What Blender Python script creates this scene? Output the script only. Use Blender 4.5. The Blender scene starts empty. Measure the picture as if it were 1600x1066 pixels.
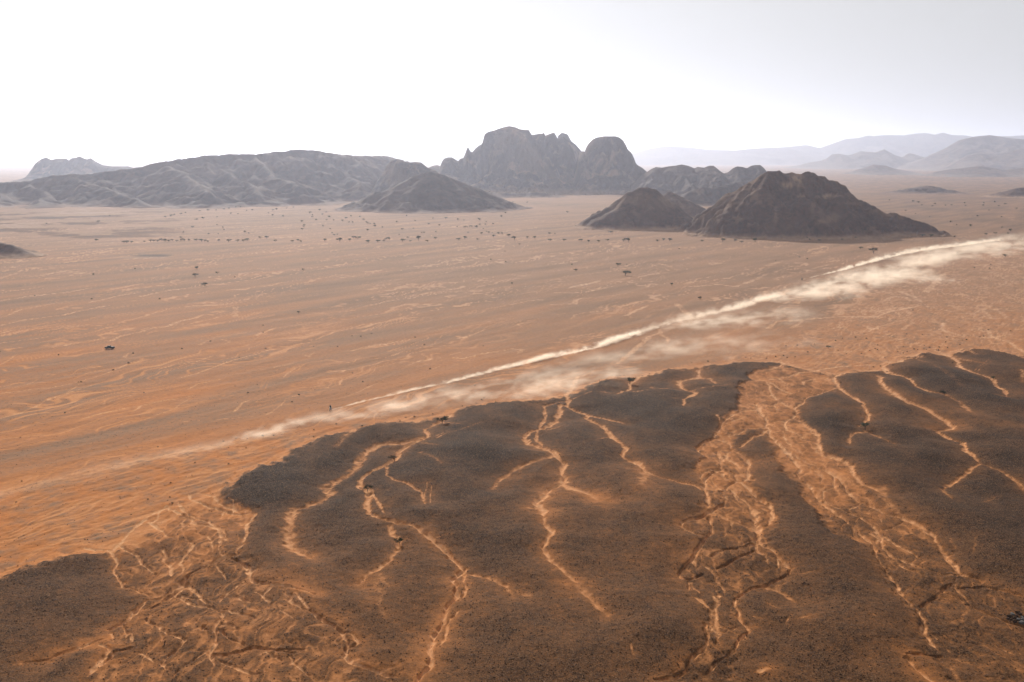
import bpy, bmesh, math, random
import numpy as np
from mathutils import Vector, Matrix

R = math.radians
rng = random.Random(7)
C = bpy.context.scene.collection
scene = bpy.context.scene

# ------------------------------------------------------------------ camera, sky, sun, exposure
F = 1555.6          # focal length in photo pixels (35 mm lens, photo 1600 wide)
CAM_H = 106.0
HZ = 245.0          # photo row of the horizon
PITCH = math.atan((533 - HZ) / F)
cam = bpy.data.cameras.new('camera'); cam_o = bpy.data.objects.new('camera', cam); C.objects.link(cam_o)
cam.lens = 35.0; cam.sensor_width = 36.0; cam.clip_start = 1.0; cam.clip_end = 200000.0
cam_o.location = (0, 0, CAM_H); cam_o.rotation_euler = (math.pi / 2 - PITCH, 0, 0)
scene.camera = cam_o

SUN_EL, SUN_AZ = R(24.0), R(-13.0)          # azimuth measured from +Y towards +X
world = bpy.data.worlds.new('World'); scene.world = world; world.use_nodes = True
wn = world.node_tree; wn.nodes.clear()
sky = wn.nodes.new('ShaderNodeTexSky'); sky.sky_type = 'NISHITA'; sky.sun_disc = False
sky.sun_elevation = SUN_EL; sky.sun_rotation = SUN_AZ
sky.altitude = 800; sky.air_density = 1.0; sky.dust_density = 4.0; sky.ozone_density = 1.0
bg = wn.nodes.new('ShaderNodeBackground'); bg.inputs['Strength'].default_value = 0.12
wo = wn.nodes.new('ShaderNodeOutputWorld')
gmn = wn.nodes.new('ShaderNodeGamma'); gmn.inputs[1].default_value = 0.09      # thick dust evens the sky out
hsv = wn.nodes.new('ShaderNodeHueSaturation'); hsv.inputs['Saturation'].default_value = 0.35; hsv.inputs['Value'].default_value = 3.05
wn.links.new(sky.outputs[0], gmn.inputs[0]); wn.links.new(gmn.outputs[0], hsv.inputs['Color']); wn.links.new(hsv.outputs[0], bg.inputs[0]); wn.links.new(bg.outputs[0], wo.inputs[0])
sun = bpy.data.lights.new('sun', 'SUN'); sun.energy = 5.0; sun.angle = R(0.6); sun.color = (1.0, 0.92, 0.80)
sun_o = bpy.data.objects.new('sun', sun); C.objects.link(sun_o)
SD = Vector((math.sin(SUN_AZ) * math.cos(SUN_EL), math.cos(SUN_AZ) * math.cos(SUN_EL), math.sin(SUN_EL)))
sun_o.rotation_euler = SD.to_track_quat('Z', 'Y').to_euler()
scene.view_settings.view_transform = 'Standard'; scene.view_settings.look = 'None'
scene.view_settings.gamma = 1.0; scene.view_settings.use_curve_mapping = False
scene.view_settings.exposure = 0.42
HAZE_DENSITY = 5.8e-5
scene.render.engine = 'CYCLES'
scene.cycles.volume_bounces = 1
scene.cycles.max_bounces = 5
scene.cycles.use_adaptive_sampling = False
scene.cycles.use_denoising = True
scene.cycles.denoising_prefilter = 'ACCURATE'
scene.cycles.volume_max_steps = 256

# ------------------------------------------------------------------ survey helpers: photo pixel -> place in the world
CT, ST = math.cos(PITCH), math.sin(PITCH)
def ray(px, py):
    u = (px - 800.0) / F; v = (533.0 - py) / F
    return u, CT + v * ST, -ST + v * CT
def gnd(px, py, z=0.0):
    dx, dy, dz = ray(px, py)
    t = (z - CAM_H) / dz
    return dx * t, dy * t
def at_depth(px, py, Y):
    dx, dy, dz = ray(px, py)
    t = Y / dy
    return dx * t, CAM_H + dz * t
def to_photo(X, Y, Z=0.0):
    dz = Z - CAM_H
    dep = Y * CT - dz * ST
    up = Y * ST + dz * CT
    return 800 + X / dep * F, 533 - up / dep * F
def m_per_px(py):
    X, Y = gnd(800, py)
    return (Y * CT + CAM_H * ST) / F

# ------------------------------------------------------------------ noise
def _hash(ix, iy, seed):
    h = (ix.astype(np.int64) * 374761393 + iy.astype(np.int64) * 668265263 + seed * 1442695041) & 0xffffffff
    h = ((h ^ (h >> 13)) * 1274126177) & 0xffffffff
    h = (h ^ (h >> 16)) & 0xffffffff
    return h
_ang = np.linspace(0, 2 * np.pi, 256, endpoint=False); _gx, _gy = np.cos(_ang).astype(np.float32), np.sin(_ang).astype(np.float32)
def noise(x, y, seed=0):
    x0 = np.floor(x); y0 = np.floor(y)
    fx = (x - x0).astype(np.float32); fy = (y - y0).astype(np.float32)
    ix = x0.astype(np.int64); iy = y0.astype(np.int64)
    u = fx * fx * fx * (fx * (fx * 6 - 15) + 10); v = fy * fy * fy * (fy * (fy * 6 - 15) + 10)
    def g(dx, dy):
        h = _hash(ix + dx, iy + dy, seed) & 255
        return _gx[h] * (fx - dx) + _gy[h] * (fy - dy)
    a = g(0, 0); b = g(1, 0); c = g(0, 1); d = g(1, 1)
    return ((a + (b - a) * u) * (1 - v) + (c + (d - c) * u) * v) * 1.5
def fbm(x, y, o=4, seed=0, g=0.5):
    s = 0; a = 1; t = 0
    for i in range(o):
        s = s + a * noise(x * 2 ** i, y * 2 ** i, seed + i * 17); t += a; a *= g
    return s / t
def sstep(a, b, x):
    t = np.clip((x - a) / (b - a), 0, 1)
    return t * t * (3 - 2 * t)

# ------------------------------------------------------------------ object helpers
def tag(o, label=None, cat=None, group=None, kind=None):
    if label: o['label'] = label
    if cat: o['category'] = cat
    if group: o['group'] = group
    if kind: o['kind'] = kind
    return o
def link(name, me, mat=None, parent=None):
    o = bpy.data.objects.new(name, me); C.objects.link(o)
    if mat and not me.materials: me.materials.append(mat)
    if parent: o.parent = parent
    return o
def empty(name, loc, rz=0.0):
    o = bpy.data.objects.new(name, None); C.objects.link(o); o.location = loc; o.rotation_euler = (0, 0, rz)
    o.empty_display_size = 0.2
    return o
def grid_mesh(name, X, Y, Z, smooth=True):
    nr, nc = X.shape
    me = bpy.data.meshes.new(name)
    co = np.stack([X, Y, Z], -1).reshape(-1, 3).astype(np.float32)
    i = (np.arange(nr - 1)[:, None] * nc + np.arange(nc - 1)[None, :]).astype(np.int32)
    q = np.stack([i, i + 1, i + nc + 1, i + nc], -1).reshape(-1, 4)
    me.vertices.add(len(co)); me.vertices.foreach_set('co', co.ravel())
    me.loops.add(q.size); me.loops.foreach_set('vertex_index', q.ravel())
    me.polygons.add(len(q))
    me.polygons.foreach_set('loop_start', np.arange(0, q.size, 4, dtype=np.int32))
    me.polygons.foreach_set('use_smooth', np.ones(len(q), dtype=bool) if smooth else np.zeros(len(q), dtype=bool))
    me.update(calc_edges=True)
    return me
def add_attr(me, name, arr):
    a = me.attributes.new(name, 'FLOAT', 'POINT'); a.data.foreach_set('value', np.ascontiguousarray(arr, dtype=np.float32).ravel())

# ------------------------------------------------------------------ materials
class NT:
    def __init__(s, name):
        s.m = bpy.data.materials.new(name); s.m.use_nodes = True; s.t = s.m.node_tree; s.t.nodes.clear()
        s.out = s.t.nodes.new('ShaderNodeOutputMaterial')
    def n(s, typ, **kw):
        nd = s.t.nodes.new(typ)
        for k, v in kw.items():
            if k.startswith('i_'): nd.inputs[k[2:].replace('_', ' ')].default_value = v
            else: setattr(nd, k, v)
        return nd
    def l(s, a, b): s.t.links.new(a, b)
    def val(s, x, sock):
        if isinstance(x, (int, float)): sock.default_value = x
        else: s.l(x, sock)
    def math(s, op, a, b=None, c=None, clamp=False):
        nd = s.n('ShaderNodeMath', operation=op, use_clamp=clamp)
        s.val(a, nd.inputs[0])
        if b is not None: s.val(b, nd.inputs[1])
        if c is not None: s.val(c, nd.inputs[2])
        return nd.outputs[0]
    def mix(s, f, a, b, blend='MIX'):
        nd = s.n('ShaderNodeMix', data_type='RGBA', blend_type=blend)
        s.val(f, nd.inputs[0])
        for x, k in ((a, 6), (b, 7)):
            if isinstance(x, tuple): nd.inputs[k].default_value = (*x, 1)
            else: s.l(x, nd.inputs[k])
        return nd.outputs[2]
    def noise(s, vec, scale, detail=2.0, rough=0.5, dist=0.0):
        nd = s.n('ShaderNodeTexNoise'); nd.inputs['Scale'].default_value = scale
        nd.inputs['Detail'].default_value = detail; nd.inputs['Roughness'].default_value = rough
        nd.inputs['Distortion'].default_value = dist
        s.l(vec, nd.inputs['Vector']); return nd.outputs[0]
    def ramp(s, x, a, b, clamp=True):
        nd = s.n('ShaderNodeMapRange', clamp=clamp); s.l(x, nd.inputs[0])
        nd.inputs[1].default_value = a; nd.inputs[2].default_value = b
        return nd.outputs[0]
    def bsdf(s, color, rough=0.9, bump=None, bstr=0.5, bdist=0.1, metallic=0.0, spec=0.2):
        b = s.n('ShaderNodeBsdfPrincipled')
        if isinstance(color, tuple): b.inputs['Base Color'].default_value = (*color, 1)
        else: s.l(color, b.inputs['Base Color'])
        s.val(rough, b.inputs['Roughness']); b.inputs['Metallic'].default_value = metallic
        b.inputs['Specular IOR Level'].default_value = spec
        if bump is not None:
            bp = s.n('ShaderNodeBump'); bp.inputs['Strength'].default_value = bstr; bp.inputs['Distance'].default_value = bdist
            s.l(bump, bp.inputs['Height']); s.l(bp.outputs[0], b.inputs['Normal'])
        s.l(b.outputs[0], s.out.inputs[0]); return s.m

def ground_material():
    g = NT('desert_ground')
    pos = g.n('ShaderNodeNewGeometry').outputs['Position']
    A = lambda nm: g.n('ShaderNodeAttribute', attribute_name=nm).outputs['Fac']
    gravel, bright, warm, dust = A('gravel'), A('bright'), A('warm'), A('pale')
    fine = g.noise(pos, 2.6, 3, 0.7); mid = g.noise(pos, 0.55, 4, 0.65); big = g.noise(pos, 0.045, 5, 0.6)
    tiny = g.noise(pos, 4.5, 2, 0.6); spk = g.noise(pos, 3.1, 1, 0.5)
    # sand
    film = A('film')
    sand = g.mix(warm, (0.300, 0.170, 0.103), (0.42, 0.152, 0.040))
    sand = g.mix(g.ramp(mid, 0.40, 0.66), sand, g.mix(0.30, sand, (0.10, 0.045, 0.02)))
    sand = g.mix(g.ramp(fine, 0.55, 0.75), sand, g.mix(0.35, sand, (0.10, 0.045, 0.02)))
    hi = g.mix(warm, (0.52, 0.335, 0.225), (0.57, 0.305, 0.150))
    b2 = g.math('MULTIPLY', bright, g.math('ADD', 0.70, g.math('MULTIPLY', g.ramp(fine, 0.62, 0.36), 0.45)), clamp=True)
    sand = g.mix(b2, sand, hi)
    sand = g.mix(dust, sand, (0.40, 0.31, 0.255))
    # more and more dark pebbles over the sand: orange brown, brown, varnished near black
    sp = g.math('ADD', g.math('MULTIPLY', g.math('SUBTRACT', fine, 0.5), 0.9), g.math('MULTIPLY', g.math('SUBTRACT', mid, 0.5), 0.7))
    gg = g.math('ADD', gravel, g.math('MULTIPLY', sp, g.math('MULTIPLY', gravel, 1.8, clamp=True)), clamp=True)
    ca = g.mix(film, (0.130, 0.054, 0.0185), (0.205, 0.118, 0.070)); cb = g.mix(film, (0.053, 0.0235, 0.0095), (0.135, 0.080, 0.052)); cc = g.mix(film, (0.0165, 0.0088, 0.0048), (0.070, 0.045, 0.036))
    col = g.mix(g.ramp(gg, 0.0, 0.42), sand, ca)
    col = g.mix(g.ramp(gg, 0.42, 0.72), col, cb)
    col = g.mix(g.ramp(gg, 0.72, 1.0), col, cc)
    stony = g.math('MULTIPLY', g.ramp(gg, 0.2, 0.6), g.math('SUBTRACT', 1.0, g.math('MULTIPLY', film, 0.8)))
    col = g.mix(g.math('MULTIPLY', g.ramp(spk, 0.55, 0.63), g.math('MULTIPLY', stony, 0.7)), col, (0.17, 0.092, 0.047))
    col = g.mix(g.math('MULTIPLY', g.ramp(tiny, 0.55, 0.65), g.math('ADD', g.math('MULTIPLY', stony, 0.7), 0.15)), col, (0.010, 0.008, 0.007))
    h = g.math('ADD', g.math('MULTIPLY', fine, 1.0), g.math('ADD', g.math('MULTIPLY', mid, 1.6), g.math('MULTIPLY', tiny, 0.4)))
    return g.bsdf(col, 0.95, h, 0.7, 0.25, spec=0.05)

def rock_material(name, base, light, scale, streak=0.5, bdist=3.0, bstr=0.6, zs=1.0):
    g = NT(name)
    pos = g.n('ShaderNodeNewGeometry').outputs['Position']
    mp = g.n('ShaderNodeMapping'); mp.inputs['Scale'].default_value = (1, 1, zs); g.l(pos, mp.inputs[0]); pos = mp.outputs[0]
    n1 = g.noise(pos, scale, 6, 0.65, 0.4); n2 = g.noise(pos, scale * 5, 4, 0.7); n3 = g.noise(pos, scale * 0.25, 3, 0.5, 0.6)
    c = g.mix(g.ramp(n2, 0.35, 0.7), base, (base[0] * 2.1, base[1] * 1.7, base[2] * 1.5))
    c = g.mix(g.math('MULTIPLY', g.ramp(n1, 0.52, 0.66), streak), c, light)
    c = g.mix(g.math('MULTIPLY', g.ramp(n3, 0.5, 0.62), streak * 0.45), c, light)
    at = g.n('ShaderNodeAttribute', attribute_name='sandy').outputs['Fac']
    c = g.mix(g.math('MULTIPLY', at, 1.0, clamp=True), c, light)  # sand cover, and on hills also painted light on ridges and crest lines
    h = g.math('ADD', n1, g.math('MULTIPLY', n2, 0.4))
    return g.bsdf(c, 0.95, h, bstr, bdist, spec=0.1)

def plain_material(name, color, rough=0.6, metallic=0.0, var=0.25, scale=4.0, spec=0.4):
    g = NT(name)
    pos = g.n('ShaderNodeTexCoord').outputs['Object']
    n = g.noise(pos, scale, 3, 0.6)
    c = g.mix(g.ramp(n, 0.3, 0.75), color, tuple(x * (1 - var) for x in color))
    return g.bsdf(c, rough, n, 0.2, 0.01, metallic, spec)

M_GROUND = ground_material()
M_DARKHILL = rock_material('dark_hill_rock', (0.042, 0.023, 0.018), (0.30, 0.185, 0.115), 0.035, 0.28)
M_MIDHILL = rock_material('brown_hill_rock', (0.030, 0.021, 0.020), (0.19, 0.12, 0.09), 0.02, 0.30, 5.0)
M_BUTTE = rock_material('butte_rock', (0.030, 0.022, 0.021), (0.23, 0.15, 0.10), 0.022, 0.75, 9.0, 0.9, zs=.3)  # strong upright varnish-like streaks paint in relief shading that backlight leaves out
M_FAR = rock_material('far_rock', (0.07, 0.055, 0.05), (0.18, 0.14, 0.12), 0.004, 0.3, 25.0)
M_LEAF = plain_material('acacia_leaf', (0.045, 0.055, 0.022), 0.8, var=0.5, spec=0.1)
M_TWIG = plain_material('bush_twig', (0.085, 0.06, 0.038), 0.9, var=0.5, spec=0.1)
M_BARK = plain_material('bark', (0.07, 0.05, 0.035), 0.9, spec=0.1)
M_STONE = plain_material('desert_stone', (0.048, 0.027, 0.016), 0.95, var=0.5, scale=2, spec=.03)

# ------------------------------------------------------------------ ground data, digitised from the photograph (frame: x0, y0, scale)
FR = {'A': (130, 740, 5.33), 'B': (130, 900, 5.333), 'C': (1030, 640, 6.664), 'D': (1030, 790, 6.6625), 'E': (1180, 560, 6.6625),
      'F': (1230, 700, 2.9135), 'G': (1030, 930, 6.667), '1': (0, 650, 2.562), '2': (400, 600, 4), '3': (400, 800, 4), '4': (800, 550, 4),
      '5': (800, 800, 4), '6': (1200, 500, 4), '7': (1200, 750, 4), '8': (1200, 350, 4), '9': (800, 400, 4), 'a': (400, 500, 4),
      'b': (0, 400, 4), 'c': (0, 180, 4), 'd': (400, 180, 4), 'e': (800, 180, 4), 'f': (1200, 180, 4), '0': (0, 0, 1)}
def P(fr, s):
    x0, y0, k = FR[fr]
    v = [float(t) for t in s.replace(',', ' ').split()]
    return [(x0 + v[i] / k, y0 + v[i + 1] / k) for i in range(0, len(v), 2)]

# channels: (points, width in photo px, brightness, depth in m, softness)
CH = []
def ch(fr, s, w=3.0, b=0.8, d=0.5, soft=0.5): CH.append((P(fr, s), w, b, d, soft))
# fan on the left
for s, w, d in (('20,620 100,640 190,645 240,650 310,590 350,530 400,470 450,430 560,350 700,270', 4, .5),
    ('240,660 270,700 300,740 260,780 245,820 300,880 340,920 450,960 540,1000', 3.5, .5),
    ('310,590 330,630 430,660 470,700 500,750 560,790 600,830', 4, .6),
    ('640,300 620,350 590,390 540,410 590,430 650,470 700,520 740,540', 3.5, .45),
    ('650,620 690,670 670,720 720,760 740,820 720,880', 4.5, .5),
    ('900,580 920,610 880,660 820,720 800,750 830,790 820,830', 3, .35),
    ('700,270 720,300 790,320 850,350 900,370 910,400 950,430 1040,450 1120,480 1150,520 1200,580', 4.5, .6),
    ('1150,520 1150,600 1140,650 1170,700', 4, .5), ('840,440 820,400 870,360', 3, .3),
    ('1200,580 1190,540 1170,490 1100,450 1040,400 960,370 900,340 830,310 790,230', 3.5, .5),
    ('1040,540 1060,560 1080,590 1090,650 1070,700', 3.5, .4),
    ('920,160 890,170 890,210 960,240 1050,270 1130,290 1180,310 1240,330 1320,340 1440,340', 3.5, .5),
    ('920,160 1000,165 1090,200 1130,240 1190,280 1250,290 1300,330', 3, .35), ('1160,310 1150,340 1130,350', 2.5, .3),
    ('1440,340 1380,400 1360,470 1370,520 1330,590 1290,650 1290,690', 4, .4),
    ('1290,690 1240,690 1200,700 1100,750 1000,790 920,830 860,870 830,920 740,990 650,1050', 6, 1.2),
    ('1200,710 1280,730 1340,770 1380,830 1390,880 1450,930 1600,965', 5, .8),
    ('1330,900 1250,960 1180,1010 1140,1060', 4, .5), ('870,920 940,970 980,1020 1010,1060', 3, .5),
    ('1100,770 1140,830 1180,870', 3.5, .4), ('1220,220 1250,240 1240,330', 2, .2)): ch('A', s, w, .8, d)
for s, w, d in (('860,60 750,150 620,230 540,290', 4, .8), ('850,30 720,120 600,180 520,190 460,250 390,350 300,400 220,440', 6, .7),
    ('540,180 480,230 430,290 390,350', 4, .4), ('330,400 360,470 350,540', 4, .4), ('390,560 400,470', 3.5, .3), ('230,480 250,560', 3, .3),
    ('-500,760 -300,720 -150,660 0,610 60,570 150,540', 5, .5), ('150,590 220,640 190,700 130,780 80,840 40,885', 5, .5),
    ('380,620 270,650 230,700 150,780', 3, .9), ('770,160 850,200 930,250 1060,270 1160,320 1160,370 1110,430 1090,470 1110,530 1100,610 1040,670 1090,750 1080,800', 4.5, .6),
    ('540,350 570,390 640,420 650,450 740,520 840,560 770,640 670,740 700,800 740,830', 4, .6), ('1010,450 1000,480 1060,490', 3, .5),
    ('1030,640 920,740 800,820 760,880', 3.5, .5), ('470,650 560,700 600,740', 3, .3), ('1090,690 1200,680 1310,660 1420,620 1600,660 1750,690', 5, 1.4),
    ('1150,430 1250,460 1300,490', 4, .6), ('1150,480 1200,560 1330,600', 3.5, .8), ('1180,290 1280,340 1340,360 1420,400', 4, .5),
    ('1290,170 1400,240', 3, .4), ('1560,130 1500,190 1560,230 1550,290', 5, .4), ('1150,740 1250,790 1350,840 1500,870', 4, .5),
    ('870,90 940,130 980,180 1050,240', 3, .5), ('820,155 920,185 1000,180', 2.5, .6)): ch('B', s, w, .75, d)
# the soft hook west of the centre and the first channel
ch('2', '1060,360 1000,370 920,380 760,385 700,420 650,480 640,520 560,570 520,590 430,640 470,680 400,730 330,760 250,790 215,850 195,920 210,1000 260,1040 340,1075', 8, .62, .5, 1.6)
ch('2', '1210,200 1200,215 1130,245 1060,300 1080,350 1050,370 950,395 890,430 870,480 800,520 740,545 680,580 650,620 690,660 720,690 700,760 690,790 700,820 790,860 900,890 1000,905 1060,950 1120,990 1180,1030 1200,1070', 6, .78, .7, .6)
ch('2', '730,690 760,760 800,830', 3.5, .7, .3); ch('2', '640,600 640,650 680,670', 4, .6, .3)
ch('2', '820,520 820,580 880,620 960,650 1040,690 1060,760', 4, .55, .35, .8)
ch('2', '1150,240 1190,260 1280,268', 3, .6, .2); ch('2', '1030,450 1100,490 1160,540', 4, .45, .1, 1.3); ch('2', '1040,395 1140,425', 3, .4, .1, 1.2)
ch('2', '1120,350 1200,315', 1.2, .7, .05, .5); ch('2', '1120,362 1210,325 1400,265', 1.2, .6, .05, .5)
ch('2', '1070,640 1050,770', 1.2, .6, .05, .5); ch('2', '1100,660 1090,770', 1.2, .6, .05, .5)
ch('2', '500,420 570,350 620,310', 5, .45, .2, 1.5)
ch('3', '1180,230 1260,310 1300,340 1260,380 1230,420 1250,460 1250,540 1190,600 1180,640 1170,700 1120,780 1100,850 1090,920 1090,990 1040,1050 1000,1110', 6, .78, .8, .6)
ch('3', '1300,340 1300,430 1320,480 1270,560', 4, .7, .5); ch('3', '1260,620 1200,690 1190,800 1150,860', 3.5, .7, .4)
ch('3', '840,100 850,150 900,180 880,240 820,320 760,360 690,390 640,450', 5, .6, .3, 1.1)
ch('3', '1350,370 1450,400 1550,460 1600,520', 4, .45, .3, 1.5); ch('3', '740,420 780,530 760,600 800,680', 5, .28, .1, 2)
ch('3', '760,400 840,480', 5, .35, .1, 2); ch('3', '1120,165 1200,145', 2, .5, .1, .8)
for s, w, d in (('0,455 60,470 200,485 290,510 370,545', 4, .6), ('0,520 50,540 90,590 80,620', 4, .4), ('230,530 210,590 300,640 340,640 400,690 460,720 530,770 575,840 550,910 600,960 700,985 800,1020 900,1050', 4.5, .7),
    ('530,770 600,780 640,830 590,860', 3.5, .4), ('150,660 250,715', 3, .3), ('340,640 270,560 260,520', 3, .3), ('0,870 100,890 200,895 290,890', 4, .9),
    ('60,900 150,960', 3, .5), ('200,930 260,990 350,1040', 3, .5)): ch('3', s, w, .75, d)
# soft branch east of the first channel
ch('0', '872,712 850,720 825,727 800,737 780,750 768,766', 4.5, .45, .3, 1.4)
# centre channels
ch('4', '410,150 370,240 340,270 350,310 340,340', 5, .7, .4, .7); ch('4', '360,320 300,320 190,350', 3.5, .7, .6)
ch('4', '300,330 300,390 270,440 180,490 120,500 70,540 110,580 200,610 260,640 300,680 330,700 310,750 330,800 310,825 230,860 200,910 150,960 190,1010 200,1070', 7, .75, .6, .6)
ch('4', '200,350 210,420 170,470 150,550 200,600', 4, .6, .3); ch('4', '90,1003 150,1006', 4, .8, .2); ch('4', '320,830 400,870 480,890 540,930', 6, .6, .3, 1.0)
ch('4', '320,340 420,370 480,390 460,420 560,470 600,510 640,560 710,620 690,660 740,690 800,720 840,770', 5.5, .75, .5, .6)
ch('4', '840,765 900,790 1000,820 1150,860 1190,890', 2.5, .6, .35, .7); ch('4', '840,780 800,870', 6, .4, .1, 2); ch('4', '500,400 600,425 710,460', 3.5, .65, .25, .8)
ch('4', '540,570 610,550', 3, .5, .2, 1.2); ch('4', '60,615 130,625', 3, .35, .1, 1.4); ch('4', '230,490 300,480', 2.5, .5, .1, 1)
ch('5', '190,0 200,90 250,150 190,240 240,310 330,390 420,460', 6, .72, .5, .7); ch('5', '420,460 500,560 600,660', 6, .42, .3, 1.8)
ch('5', '740,870 760,930', 2, .5, .1, .8); ch('5', '100,530 0,480', 5, .3, .1, 1.8)
ch('4', '800,150 740,200 740,235 660,265', 3.5, .75, .3, .6)
ch('4', '1160,110 1170,160 1040,190 1060,230 1160,265 1080,310 1070,350', 4, .72, .35, .7); ch('4', '1170,160 1240,170 1270,200', 3.5, .6, .25, .8)
ch('4', '380,300 480,270 660,262 880,240 1100,250 1250,240 1350,220', 1.6, .5, .05, .7); ch('4', '1000,308 1060,305', 2, .4, .05, 1)
ch('4', '870,228 900,243', 3, .5, .05, .8)
# the braided wash right of the centre
for s, w, d in (('1000,20 880,30 820,60 730,100 640,180 580,270', 3, .55), ('580,270 560,300 450,340 380,390 400,430 480,470 510,500 430,550 430,575', 4, .8),
    ('720,110 750,130 780,110', 2.5, .25), ('600,100 650,160', 2, .2), ('580,280 650,310 730,350 750,400', 4, .6), ('640,260 720,340', 2.5, .3),
    ('750,400 700,450 690,490 760,540 830,600', 4, .5), ('790,420 920,490', 2.5, .35), ('920,490 940,570 930,680 910,740 870,770', 3.5, .4),
    ('600,430 640,500 650,560 640,630 540,690 480,760 480,860 490,940 510,1066', 4.5, .8), ('610,630 520,660 440,680 430,740 460,760', 3.5, .9),
    ('650,560 720,590 740,630', 3, .5), ('700,640 780,680 830,750 870,780 930,830 1000,890 1080,950 1150,1000 1150,1060', 5, .8),
    ('660,680 660,710 700,760', 3, .3), ('560,770 600,820 650,870', 2.5, .4), ('880,770 800,780 730,810 660,870 600,890 560,880', 3, 1.0),
    ('730,840 800,900 880,950 950,1010 1000,1060', 3, .4), ('780,900 830,970', 2, .3), ('690,930 700,960 650,1040 640,1066', 3, .4),
    ('1110,220 1080,270 980,280 900,330 830,380', 3, .5), ('1040,0 1050,50 1120,110 1130,160 1110,200 1000,200 920,200 850,240 740,270', 3.5, .5),
    ('730,250 740,290', 3, .4), ('920,190 800,215 720,235', 2, .7), ('700,160 820,130 900,110', 2, .4), ('1150,960 1200,985', 3, .4)): ch('C', s, w, .66, d)
for s, w, d in (('680,0 600,70 540,100 440,150 330,170 240,200', 4.5, 1.1), ('240,200 220,240 270,260 360,300 450,330 500,340', 3, .4),
    ('480,0 520,60', 3.5, .5), ('560,110 640,120 740,180 830,210 950,250', 2.5, .4), ('600,85 690,130', 2, .3), ('760,200 750,270 720,310', 2.5, .3),
    ('510,160 540,230 530,300 500,350 450,410 390,480 340,550 280,620 200,690', 4, .9), ('920,0 970,60 990,150 1010,250 1020,350 1010,410', 8, .9),
    ('1160,0 1170,90 1140,180 1090,220', 4.5, .5), ('1050,250 1050,340 1030,400', 3, .4), ('1030,400 920,430 800,460 700,470 600,490 540,530', 3.5, 1.1),
    ('1000,380 900,400 860,430', 2, .7), ('990,480 870,530 790,570 700,620 610,640', 3, .9),
    ('1030,400 1120,440 1200,480 1250,550 1310,620 1370,660 1360,700 1280,710', 4, .6), ('1320,700 1180,760 1080,810 950,850 850,900 780,960', 4.5, 1.4), ('780,960 770,1020 800,1066', 4, .6),
    ('1010,420 1040,490 1110,520 1130,590 1180,650', 2.5, .4), ('1230,560 1240,640', 2, .3), ('350,570 400,640', 3.5, .3), ('450,600 540,660 590,700 630,790 680,850 690,920', 3.5, .4),
    ('200,690 220,730 300,740 380,730 450,690', 3, .9), ('310,760 300,860', 3.5, .8), ('590,850 620,940', 2.5, .4), ('340,780 350,850 430,920', 5, .4)): ch('D', s, w, .62, d)
ch('D', '1080,810 1180,830 1230,880 1320,920 1380,980', 7, .5, .3, 1.5)
for s, w, d in (('780,20 780,80 830,150 830,230 880,300 940,390 860,460 820,550 790,620', 4, .6), ('470,330 500,430 520,480 500,560 440,620 350,690 290,800 150,880 60,890 -60,900', 4.5, 1.4),
    ('380,40 520,160 540,300 540,450', 4, .4), ('600,0 560,200 600,350 600,550', 8, .5), ('700,400 760,370 850,330', 2.5, .4),
    ('780,620 680,680 590,720 500,820', 4, .5), ('640,840 660,900', 3, .3)): ch('G', s, w, .6, d)
for s in ('1130,110 1200,150 1260,190', '980,240 1180,300', '1380,250 1310,330', '1480,300 1560,280'): ch('G', s, 2, .45, .15, .8)
ch('G', '1040,850 1150,820', 6, .7, .1, 1)
# the wash right of it and its feeders
for s, w, d in (('1650,-5 1590,10 1400,70 1340,90 1340,130 1370,160 1450,180 1600,205', 3, .4), ('1340,60 1140,70 900,85 740,105 600,140 450,165 300,210 130,240', 2.6, .3),
    ('1240,120 1100,150 960,160 870,180 820,210', 2.5, .55), ('820,210 820,250 860,280 860,310 900,340 970,390 1030,430 1080,470 1130,500 1150,560 1170,600 1160,660 1090,710', 4, .55),
    ('850,320 700,370 560,410 510,440 510,470 410,530 430,570 390,620 310,660 300,700 330,760 400,790 480,820 530,855', 3, .45),
    ('0,250 110,260 200,300 270,340 350,360 430,380', 2.5, .3), ('110,260 160,350 230,430 300,480 390,520', 3, .35), ('240,220 290,260 330,290', 2.2, .25),
    ('800,230 700,215 600,230 500,260 510,290', 2.2, .3), ('230,460 140,520', 2.4, .5), ('0,480 40,530 50,590 120,640 120,720 150,800 200,850 250,910 310,960 370,1010 400,1060', 4.5, .7),
    ('200,500 230,540 210,590 270,600', 2.5, .35), ('120,650 200,670 300,660', 2.5, .3), ('340,870 370,920', 2.5, .3), ('380,940 450,960 520,1000', 2.5, .35), ('290,770 330,870', 2.2, .25),
    ('100,760 60,810 0,820', 2.5, .35), ('0,750 60,730 110,760', 2, .3), ('300,60 250,30 230,40', 2.5, .3), ('270,70 200,110 130,140', 3, .5)): ch('E', s, w, .75, d)
ch('E', '440,640 520,700 580,760 640,810 650,880 660,960 700,1000 800,1020 900,1060', 5, .66, .35, 1.4)
ch('E', '1260,190 1300,220 1290,270 1330,320 1400,370 1480,430 1600,490', 6, .72, .6, .7)
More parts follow.
